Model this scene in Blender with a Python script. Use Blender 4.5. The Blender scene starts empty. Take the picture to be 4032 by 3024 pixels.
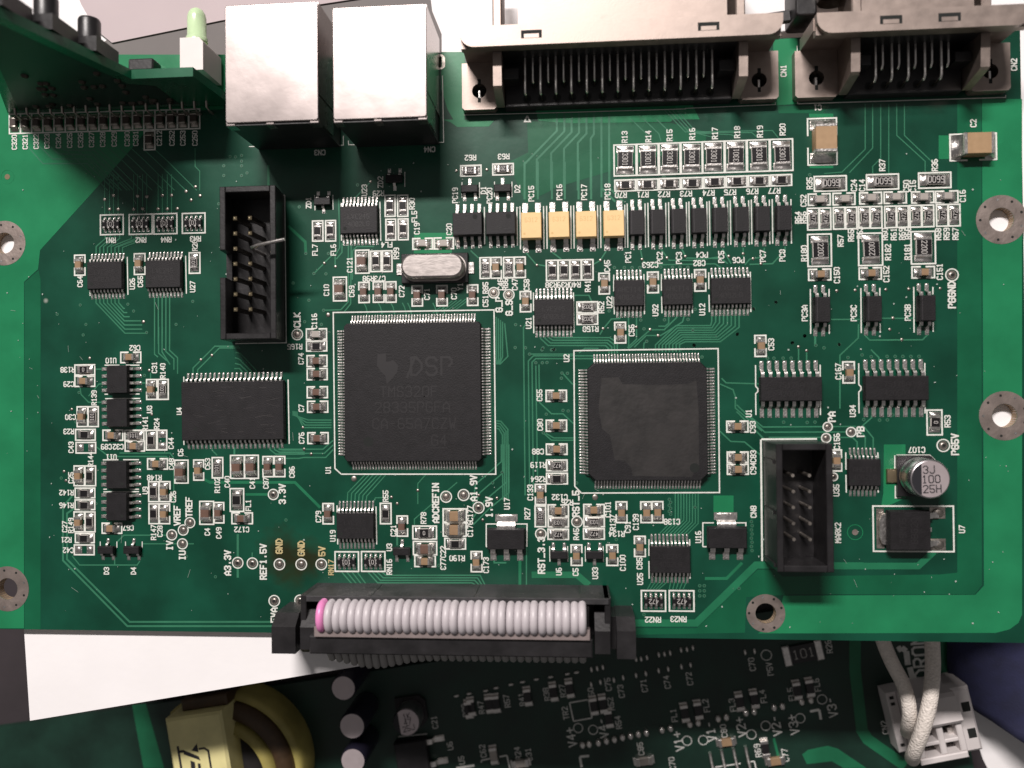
import bpy, math, random
from mathutils import Vector, Matrix
from mathutils.geometry import tessellate_polygon
random.seed(11)
MM = 0.001                      # everything below is in millimetres
ZB = 40.0                       # board surface above the table
scene = bpy.context.scene
col = scene.collection
# ------------------------------------------------------------------ camera
cam_d = bpy.data.cameras.new('camera'); cam = bpy.data.objects.new('camera', cam_d); col.objects.link(cam)
cam_d.sensor_width = 36; cam_d.lens = 28.0; cam_d.clip_start = .005; cam_d.clip_end = 20
rx, up, bk = ((0.997090, -0.009590, -0.075629), (0.010356, 0.999899, 0.009743), (0.075528, -0.010498, 0.997088))
cam.matrix_world = Matrix(((rx[0], up[0], bk[0], (10.3474)*MM), (rx[1], up[1], bk[1], (-1.4383)*MM), (rx[2], up[2], bk[2], (136.6011+ZB)*MM), (0, 0, 0, 1)))
cam_d.dof.use_dof = True; cam_d.dof.focus_distance = .142; cam_d.dof.aperture_fstop = 15
scene.camera = cam
# ------------------------------------------------------------------ light
w = bpy.data.worlds.new('World'); scene.world = w; w.use_nodes = True
w.node_tree.nodes['Background'].inputs[0].default_value = (1.0, .95, .94, 1)
w.node_tree.nodes['Background'].inputs[1].default_value = .14
def lamp(name, loc, size, power, colr, target=(0, 0, ZB*MM)):
    d = bpy.data.lights.new(name, 'AREA'); d.shape = 'RECTANGLE'; d.size, d.size_y = size; d.energy = power; d.color = colr
    o = bpy.data.objects.new(name, d); col.objects.link(o); o.location = loc
    z_ = (Vector(loc)-Vector(target)).normalized(); x_ = (Vector((1, 0, 0))-z_*z_.x).normalized(); y_ = z_.cross(x_)
    o.rotation_euler = Matrix((x_, y_, z_)).transposed().to_euler(); return o
lamp('room_lamp', (-.19, .67, .88), (.42, .06), 19.0, (1, .93, .90))
scene.view_settings.view_transform = 'Standard'; scene.view_settings.look = 'None'
scene.view_settings.exposure = -0.10; scene.view_settings.gamma = 1
# ------------------------------------------------------------------ helpers
def mat(name, c, rough=.5, metal=0, bump=0, bs=2000, var=0, vs=400, spec=.5, c2=None, trans=0, coat=0, aniso=None):
    m = bpy.data.materials.new(name); m.use_nodes = True; nt = m.node_tree; b = nt.nodes['Principled BSDF']
    b.inputs['Base Color'].default_value = (*c, 1); b.inputs['Roughness'].default_value = rough; b.inputs['Metallic'].default_value = metal
    b.inputs['Specular IOR Level'].default_value = spec
    if trans: b.inputs['Transmission Weight'].default_value = trans
    if coat: b.inputs['Coat Weight'].default_value = coat; b.inputs['Coat Roughness'].default_value = .2
    tc = nt.nodes.new('ShaderNodeTexCoord')
    src = tc.outputs['Object']
    if aniso:
        mp = nt.nodes.new('ShaderNodeMapping'); mp.inputs['Scale'].default_value = aniso; nt.links.new(src, mp.inputs[0]); src = mp.outputs[0]
    if bump:
        n = nt.nodes.new('ShaderNodeTexNoise'); n.inputs['Scale'].default_value = bs; n.inputs['Detail'].default_value = 3
        nt.links.new(src, n.inputs['Vector'])
        bp = nt.nodes.new('ShaderNodeBump'); bp.inputs['Strength'].default_value = bump; bp.inputs['Distance'].default_value = .0001
        nt.links.new(n.outputs[0], bp.inputs['Height']); nt.links.new(bp.outputs[0], b.inputs['Normal'])
    if var:
        n2 = nt.nodes.new('ShaderNodeTexNoise'); n2.inputs['Scale'].default_value = vs; n2.inputs['Detail'].default_value = 5
        nt.links.new(src, n2.inputs['Vector'])
        rp = nt.nodes.new('ShaderNodeValToRGB'); rp.color_ramp.elements[0].position = .35; rp.color_ramp.elements[1].position = .68
        a = tuple(v*(1-var) for v in c); e = c2 or tuple(min(1, v*(1+var)) for v in c)
        rp.color_ramp.elements[0].color = (*a, 1); rp.color_ramp.elements[1].color = (*e, 1)
        nt.links.new(n2.outputs[0], rp.inputs[0]); nt.links.new(rp.outputs[0], b.inputs['Base Color'])
        mr = nt.nodes.new('ShaderNodeMapRange'); mr.inputs[3].default_value = rough*.85; mr.inputs[4].default_value = min(1, rough*1.2)
        nt.links.new(n2.outputs[0], mr.inputs[0]); nt.links.new(mr.outputs[0], b.inputs['Roughness'])
    return m
MA = {}
def defmat(n, *a, **k): MA[n] = mat(n, *a, **k)
defmat('mask', (.0032, .053, .0290), .28, bump=.08, bs=900, var=.26, vs=90)
defmat('mask_light', (.013, .180, .074), .27, bump=.06, bs=900, var=.12, vs=120)
defmat('mask_mid', (.005, .094, .042), .27, bump=.06, bs=900, var=.15, vs=120)
defmat('mask_trace', (.034, .165, .092), .3, var=.12, vs=200)
defmat('mask_wide', (.014, .145, .068), .3, var=.12, vs=200)
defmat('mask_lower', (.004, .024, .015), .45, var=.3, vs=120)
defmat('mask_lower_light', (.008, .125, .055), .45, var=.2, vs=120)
defmat('via', (.03, .13, .075), .4)
defmat('via_core', (.003, .022, .012), .6)
defmat('hole', (.004, .006, .005), .8)
defmat('silk', (.66, .67, .62), .65, var=.1, vs=1500)
defmat('silk_stained', (.46, .38, .19), .65, var=.2, vs=1500)
defmat('silk_lower', (.60, .60, .57), .7, var=.12, vs=1500)
defmat('fr4', (.30, .22, .14), .7, var=.2, vs=900)
defmat('tin', (.74, .71, .68), .33, 1, bump=.6, bs=2600, var=.12, vs=1500)
defmat('solder_dull', (.42, .38, .34), .42, 1, bump=.5, bs=1400, var=.25, vs=800)
defmat('ring', (.42, .35, .315), .40, .8, bump=.5, bs=1100, var=.2, vs=300)
defmat('nickel', (.35, .29, .258), .50, 1, bump=.10, bs=4500, var=.10, vs=500)
defmat('shield', (.46, .405, .39), .26, 1, bump=.05, bs=900, var=.03, vs=150)
defmat('can', (.46, .42, .40), .42, 1, bump=.10, bs=1500, var=.12, vs=700, aniso=(1, 3, 1))
defmat('gold_pin', (.80, .66, .42), .28, 1)
defmat('epoxy', (.0095, .0086, .0098), .55, bump=.35, bs=5000, var=.18, vs=600, spec=.35)
defmat('epoxy_light', (.040, .037, .040), .5, bump=.3, bs=5000)
defmat('plastic_black', (.014, .013, .014), .38, bump=.25, bs=1600, var=.3, vs=300)
defmat('plastic_dust', (.030, .029, .031), .5, bump=.4, bs=1200, var=.4, vs=250)
defmat('ceramic_tan', (.27, .175, .10), .45, var=.08, vs=900)
defmat('ceramic_big', (.36, .235, .13), .42, var=.06, vs=900)
defmat('dust', (.34, .40, .36), .8)
defmat('scuff', (.045, .040, .040), .6)
defmat('ceramic_dark', (.05, .036, .030), .45)
defmat('ceramic_brown', (.13, .075, .055), .42, var=.1, vs=900)
defmat('ceramic_grey', (.36, .33, .30), .45, var=.08, vs=900)
defmat('resistor_black', (.010, .009, .010), .3, var=.1, vs=900)
defmat('alumina', (.62, .58, .54), .5)
defmat('opto_tan', (.80, .55, .26), .5, bump=.2, bs=3000, var=.04, vs=400)
defmat('print_light', (.46, .44, .42), .6)
defmat('laser', (.0135, .0122, .0135), .5)
defmat('opto_print', (.66, .44, .19), .6)
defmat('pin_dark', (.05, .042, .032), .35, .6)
defmat('paper', (.84, .82, .82), .85, bump=.2, bs=700, var=.03, vs=60)
defmat('paper_pink', (.50, .42, .43), .8, bump=.3, bs=120, var=.05, vs=40)
defmat('card_grey', (.17, .155, .15), .8, var=.08, vs=90)
defmat('table', (.026, .020, .023), .7, bump=.2, bs=700, var=.2, vs=60)
defmat('led_green', (.70, .90, .56), .25, trans=.3, var=.05)
defmat('white_plastic', (.72, .66, .64), .45, var=.04, vs=200)
defmat('grey_plastic', (.60, .56, .55), .5, bump=.1, bs=1200, var=.05, vs=200)
defmat('wire_grey', (.52, .48, .50), .42, bump=.15, bs=900, var=.05, vs=300)
defmat('wire_pink', (.74, .24, .50), .36)
defmat('sleeve', (.74, .68, .62), .55, bump=0, var=.06, vs=900)
defmat('yellow_tape', (.68, .62, .30), .5, var=.1, vs=200)
defmat('coil_tape', (.34, .29, .085), .55, var=.2, vs=200)
defmat('ferrite', (.012, .010, .011), .6, var=.2, vs=300)
defmat('brown_coil', (.055, .030, .012), .5, var=.2, vs=500)
defmat('ink', (.012, .012, .016), .6)
defmat('alu', (.62, .58, .60), .30, 1, var=.06, vs=500)
defmat('alu_top', (.55, .48, .49), .45, .6, var=.05, vs=400)
defmat('sleeve_vinyl', (.012, .011, .022), .35)
defmat('cloth_blue', (.017, .019, .056), .9, bump=.6, bs=2500, var=.2, vs=300)
defmat('clear', (.22, .18, .175), .25, var=.1, vs=500)
defmat('cable_dark', (.30, .29, .28), .5)
defmat('glue', (.0138, .0122, .0118), .6, bump=.5, bs=900, var=.40, vs=420)
defmat('slot_grey', (.25, .23, .22), .6)
# brown flux stain on the solder mask around the ground test pads; light scuffs
def mask_details():
    nt = MA['mask'].node_tree; b = nt.nodes['Principled BSDF']; src = b.inputs['Base Color'].links[0].from_socket
    tc = nt.nodes.new('ShaderNodeTexCoord')
    last = src
    for (x, y, r, colr, k) in (((-40.49, -29.53, 5.2, (0.016, 0.014, 0.003), 0.9), (-36.37, -30.31, 4.2, (0.018, 0.016, 0.004), 0.85), (-38.86, -33.34, 3.0, (0.016, 0.026, 0.008), 0.55), (-84.08, 15.91, 0.5, (0.5, 0.5, 0.45), 0.5), (-49.2, 22.19, 1.2, (0.03, 0.04, 0.034), 0.6),)):
        vd = nt.nodes.new('ShaderNodeVectorMath'); vd.operation = 'DISTANCE'
        ns = nt.nodes.new('ShaderNodeTexNoise'); ns.inputs['Scale'].default_value = 350; ns.inputs['Detail'].default_value = 4
        nt.links.new(tc.outputs['Object'], ns.inputs['Vector'])
        vd.inputs[1].default_value = (x*MM, y*MM, 0); nt.links.new(tc.outputs['Object'], vd.inputs[0])
        m1 = nt.nodes.new('ShaderNodeMath'); m1.operation = 'MULTIPLY_ADD'; nt.links.new(ns.outputs[0], m1.inputs[0]); m1.inputs[1].default_value = r*1.2*MM; nt.links.new(vd.outputs['Value'], m1.inputs[2])
        mr = nt.nodes.new('ShaderNodeMapRange'); mr.inputs[1].default_value = r*.8*MM; mr.inputs[2].default_value = r*1.6*MM; mr.inputs[3].default_value = k; mr.inputs[4].default_value = 0
        nt.links.new(m1.outputs[0], mr.inputs[0])
        mx = nt.nodes.new('ShaderNodeMix'); mx.data_type = 'RGBA'; mx.inputs[7].default_value = (*colr, 1)
        nt.links.new(mr.outputs[0], mx.inputs[0]); nt.links.new(last, mx.inputs[6]); last = mx.outputs[2]
    nt.links.new(last, b.inputs['Base Color'])
mask_details()
def weave_bump(m, sc):
    nt = m.node_tree; b = nt.nodes['Principled BSDF']; tc = nt.nodes.new('ShaderNodeTexCoord')
    v = nt.nodes.new('ShaderNodeTexVoronoi'); v.inputs['Scale'].default_value = sc; nt.links.new(tc.outputs['Object'], v.inputs['Vector'])
    bp = nt.nodes.new('ShaderNodeBump'); bp.invert = True; bp.inputs['Strength'].default_value = .6; bp.inputs['Distance'].default_value = .00025
    nt.links.new(v.outputs['Distance'], bp.inputs['Height']); nt.links.new(bp.outputs[0], b.inputs['Normal'])
weave_bump(MA['sleeve'], 2300)

class B:
    """collects faces; build() links them as one mesh object"""
    def __init__(s, *mats): s.v = []; s.f = []; s.m = []; s.sm = []; s.mats = list(mats); s.k = 0
    def add(s, vs, fs, smooth=False):
        n = len(s.v); s.v += [tuple(p) for p in vs]
        for f in fs: s.f.append(tuple(i+n for i in f)); s.m.append(s.k); s.sm.append(smooth)
    def box(s, x0, x1, y0, y1, z0, z1, c=0, bot=True):
        if c <= 0:
            vs = [(x0,y0,z0),(x1,y0,z0),(x1,y1,z0),(x0,y1,z0),(x0,y0,z1),(x1,y0,z1),(x1,y1,z1),(x0,y1,z1)]
            fs = [(4,5,6,7),(0,1,5,4),(1,2,6,5),(2,3,7,6),(3,0,4,7)] + ([(3,2,1,0)] if bot else [])
        else:
            ring = lambda z, i: [(x0+i,y0+i,z),(x1-i,y0+i,z),(x1-i,y1-i,z),(x0+i,y1-i,z)]
            vs = ring(z0, 0)+ring(z1-c, 0)+ring(z1, c)
            fs = [(8,9,10,11)]+([(3,2,1,0)] if bot else [])
            for a in (0, 4):
                for i in range(4): j = (i+1) % 4; fs.append((a+i, a+j, a+4+j, a+4+i))
        s.add(vs, fs); return s
    def rbox(s, x0, x1, y0, y1, z0, z1, r, c=.1, n=4):
        """box with rounded vertical edges and a chamfered top"""
        def ring(z, i):
            o = []
            for cx, cy, a0 in ((x1-r, y1-r, 0), (x0+r, y1-r, 90), (x0+r, y0+r, 180), (x1-r, y0+r, 270)):
                for k in range(n+1):
                    a = math.radians(a0+90*k/n); rr = max(r-i, .001); o.append((cx+rr*math.cos(a), cy+rr*math.sin(a), z))
            return o
        A = [ring(z0, 0), ring(z1-c, 0), ring(z1-.3*c, .3*c), ring(z1, c)]; m = len(A[0]); vs = sum(A, [])
        fs = [tuple(range(3*m, 4*m)), tuple(reversed(range(m)))]
        s.add(vs, fs); s.add(vs, [(a*m+i, a*m+(i+1) % m, (a+1)*m+(i+1) % m, (a+1)*m+i) for a in range(3) for i in range(m)], True); return s
    def prism(s, poly, z0, z1, holes=(), smooth=False, bottom=True):
        loops = [list(poly)]+[list(h) for h in holes]
        tri = tessellate_polygon([[Vector((x, y, 0)) for x, y in l] for l in loops])
        flat = sum(loops, []); n = len(flat)
        def orient(t):
            a, b, c = (flat[i] for i in t); return t if (b[0]-a[0])*(c[1]-a[1])-(b[1]-a[1])*(c[0]-a[0]) > 0 else t[::-1]
        tri = [orient(tuple(t)) for t in tri]
        s.add([(x, y, z1) for x, y in flat], tri)
        if z0 is None: return s
        if bottom: s.add([(x, y, z0) for x, y in flat], [t[::-1] for t in tri])
        for l in loops:
            m = len(l); s.add([(x, y, z0) for x, y in l]+[(x, y, z1) for x, y in l], [(i, (i+1) % m, m+(i+1) % m, m+i) for i in range(m)], smooth)
        return s
    def profile_x(s, poly, x0, x1):
        """(y,z) outline extruded along x"""
        a = sum(poly[i][0]*poly[(i+1) % len(poly)][1]-poly[(i+1) % len(poly)][0]*poly[i][1] for i in range(len(poly)))
        if a < 0: poly = poly[::-1]
        n = len(poly)
        s.add([(x0, y, z) for y, z in poly]+[(x1, y, z) for y, z in poly], [tuple(range(n))[::-1], tuple(range(n, 2*n))]+[(i, (i+1) % n, n+(i+1) % n, n+i) for i in range(n)]); return s
    def lathe(s, prof, cx=0, cy=0, n=24, axis='z', smooth=True, org=(0, 0, 0)):
        vs = []
        for r, h in prof:
            for k in range(n):
                a = 2*math.pi*k/n; x, y = r*math.cos(a), r*math.sin(a)
                vs.append((cx+x, cy+y, h) if axis == 'z' else (org[0]+x, org[1]+h, org[2]+y))
        fs = []
        for i in range(len(prof)-1):
            for k in range(n):
                f = (i*n+k, i*n+(k+1) % n, (i+1)*n+(k+1) % n, (i+1)*n+k); fs.append(f if axis == 'z' else f[::-1])
        s.add(vs, fs, smooth)
        cap = tuple(range((len(prof)-1)*n, len(prof)*n)); s.add(vs, [cap if axis == 'z' else cap[::-1]])
        return s
    def tube(s, pts, r, n=8, caps=True):
        rings = []; up0 = Vector((.13, .21, 1)).normalized()
        pts = [Vector(p) for p in pts]; rr = r if isinstance(r, (list, tuple)) else [r]*len(pts)
        for i, p in enumerate(pts):
            t = (pts[min(i+1, len(pts)-1)]-pts[max(i-1, 0)]).normalized(); u = up0.cross(t)
            if u.length < .05: u = Vector((1, 0, 0)).cross(t)
            u.normalize(); v = t.cross(u); rings.append([p+rr[i]*(math.cos(2*math.pi*k/n)*u+math.sin(2*math.pi*k/n)*v) for k in range(n)])
        vs = [q for r_ in rings for q in r_]
        s.add(vs, [(i*n+k, i*n+(k+1) % n, (i+1)*n+(k+1) % n, (i+1)*n+k) for i in range(len(pts)-1) for k in range(n)], True)
        if caps: s.add(vs, [tuple(range(n))[::-1], tuple(range((len(pts)-1)*n, len(pts)*n))])
        return s
    def strip(s, pts, wd, z):
        """flat mitred ribbon along a polyline"""
        n = len(pts); L = []; R_ = []
        for i in range(n):
            d = []
            if i > 0: d.append((Vector(pts[i])-Vector(pts[i-1])).normalized())
            if i < n-1: d.append((Vector(pts[i+1])-Vector(pts[i])).normalized())
            t = sum(d, Vector((0, 0))); t = t.normalized() if t.length > 1e-6 else d[0]
            nn = Vector((-t.y, t.x)); k = wd/2/max(.5, nn.dot(Vector((-d[0].y, d[0].x))))
            L.append((pts[i][0]+nn.x*k, pts[i][1]+nn.y*k, z)); R_.append((pts[i][0]-nn.x*k, pts[i][1]-nn.y*k, z))
        s.add(L+R_, [(i+1, i, n+i, n+i+1) for i in range(n-1)]); return s
    def disc(s, x, y, r, z, n=16, r0=0):
        if r0: s.add([(x+q*math.cos(2*math.pi*k/n), y+q*math.sin(2*math.pi*k/n), z) for q in (r0, r) for k in range(n)], [(k, n+k, n+(k+1) % n, (k+1) % n)[::1] for k in range(n)])
        else: s.add([(x+r*math.cos(2*math.pi*k/n), y+r*math.sin(2*math.pi*k/n), z) for k in range(n)], [tuple(range(n))])
        return s
    def dome(s, x, y, r, h, z=0, n=10, ry=None):
        ry = ry or r; prof = [(1, 0), (.92, .45), (.65, .82), (.25, 1.0)]
        vs = [(x+r*q*math.cos(2*math.pi*k/n), y+ry*q*math.sin(2*math.pi*k/n), z+h*t) for q, t in prof for k in range(n)]
        s.add(vs, [(i*n+k, i*n+(k+1) % n, (i+1)*n+(k+1) % n, (i+1)*n+k) for i in range(3) for k in range(n)]+[tuple(range(3*n, 4*n))], True); return s
    def mesh(s, name):
        me = bpy.data.meshes.new(name); me.from_pydata([(x*MM, y*MM, z*MM) for x, y, z in s.v], [], s.f)
        for m in s.mats: me.materials.append(MA[m])
        me.polygons.foreach_set('material_index', s.m); me.polygons.foreach_set('use_smooth', s.sm); me.update(); return me
    def build(s, name, parent=None, loc=(0, 0, 0), rz=0, **k): return link(name, s.mesh(name), parent, loc, rz, **k)
def link(name, me, parent=None, loc=(0, 0, 0), rz=0, label=None, cat=None, group=None, kind=None):
    o = bpy.data.objects.new(name, me); col.objects.link(o); o.parent = parent
    o.location = [c*MM for c in loc]; o.rotation_euler = (0, 0, math.radians(rz)); tag(o, label, cat, group, kind); return o
def tag(o, label=None, cat=None, group=None, kind=None):
    for k, v in (('label', label), ('category', cat), ('group', group), ('kind', kind)):
        if v: o[k] = v
def thing(name, label, cat, loc=(0, 0, 0), rz=0, group=None): return link(name, None, None, loc, rz, label, cat, group)
CACHE = {}
def cached(key, fn):
    if key not in CACHE: CACHE[key] = fn().mesh(key if isinstance(key, str) else key[0])
    return CACHE[key]
# ------------------------------------------------------------------ stroke lettering
GL = dict(zip('0123456789ABCDEFGHIJKLMNOPQRSTUVWXYZ._-+/', [g.split() for g in '''103041453616050110|152620 1030|05163645440040|0516364544334241301001 2333|30360242|46060333424130 1001 301001|36160501103041423303|064610|13334241301001021304051636454433|10304145361605041343|0004264440 0242|00063645443303 3342413000|453616050110 3041 1030|00062644422000|46060040 0333|460600 0333|45361605011030414323|0006 4046 0343|1030 1636 2026|0110304146|0006 460340|060040|0006234640|00064046|103041453616050110|000636454433 03|103041453616050110 2240|00063645443303 2340|453616050413334241301001|0646 2026|060110304146|062046|0610233046|0046 0640|062346 2320|06460040|2021|0040|1333|0343 2125|0046'''.split('|')]))
def text(b, s, x, y, h, rot, z, sw, adv=1.45, wf=.55):
    """monoline letters centred on x,y; h = cap height"""
    ux = h*wf/4; uy = h/6; W = len(s)*4*ux*adv-4*ux*(adv-1); ca, sa = math.cos(math.radians(rot)), math.sin(math.radians(rot)); j = 0
    for i, c in enumerate(s):
        for st in GL.get(c, []):
            p = [(int(st[k])*ux+i*4*ux*adv-W/2, int(st[k+1])*uy-h/2) for k in range(0, len(st)-1, 2)]
            p = [(x+a*ca-q*sa, y+a*sa+q*ca) for a, q in p]
            for a, q in zip(p, p[1:]):
                d = (Vector(q)-Vector(a)).normalized()*sw*.45; j += 1
                b.strip([(a[0]-d.x, a[1]-d.y), (q[0]+d.x, q[1]+d.y)], sw, z+.0025*(j % 7))
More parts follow.
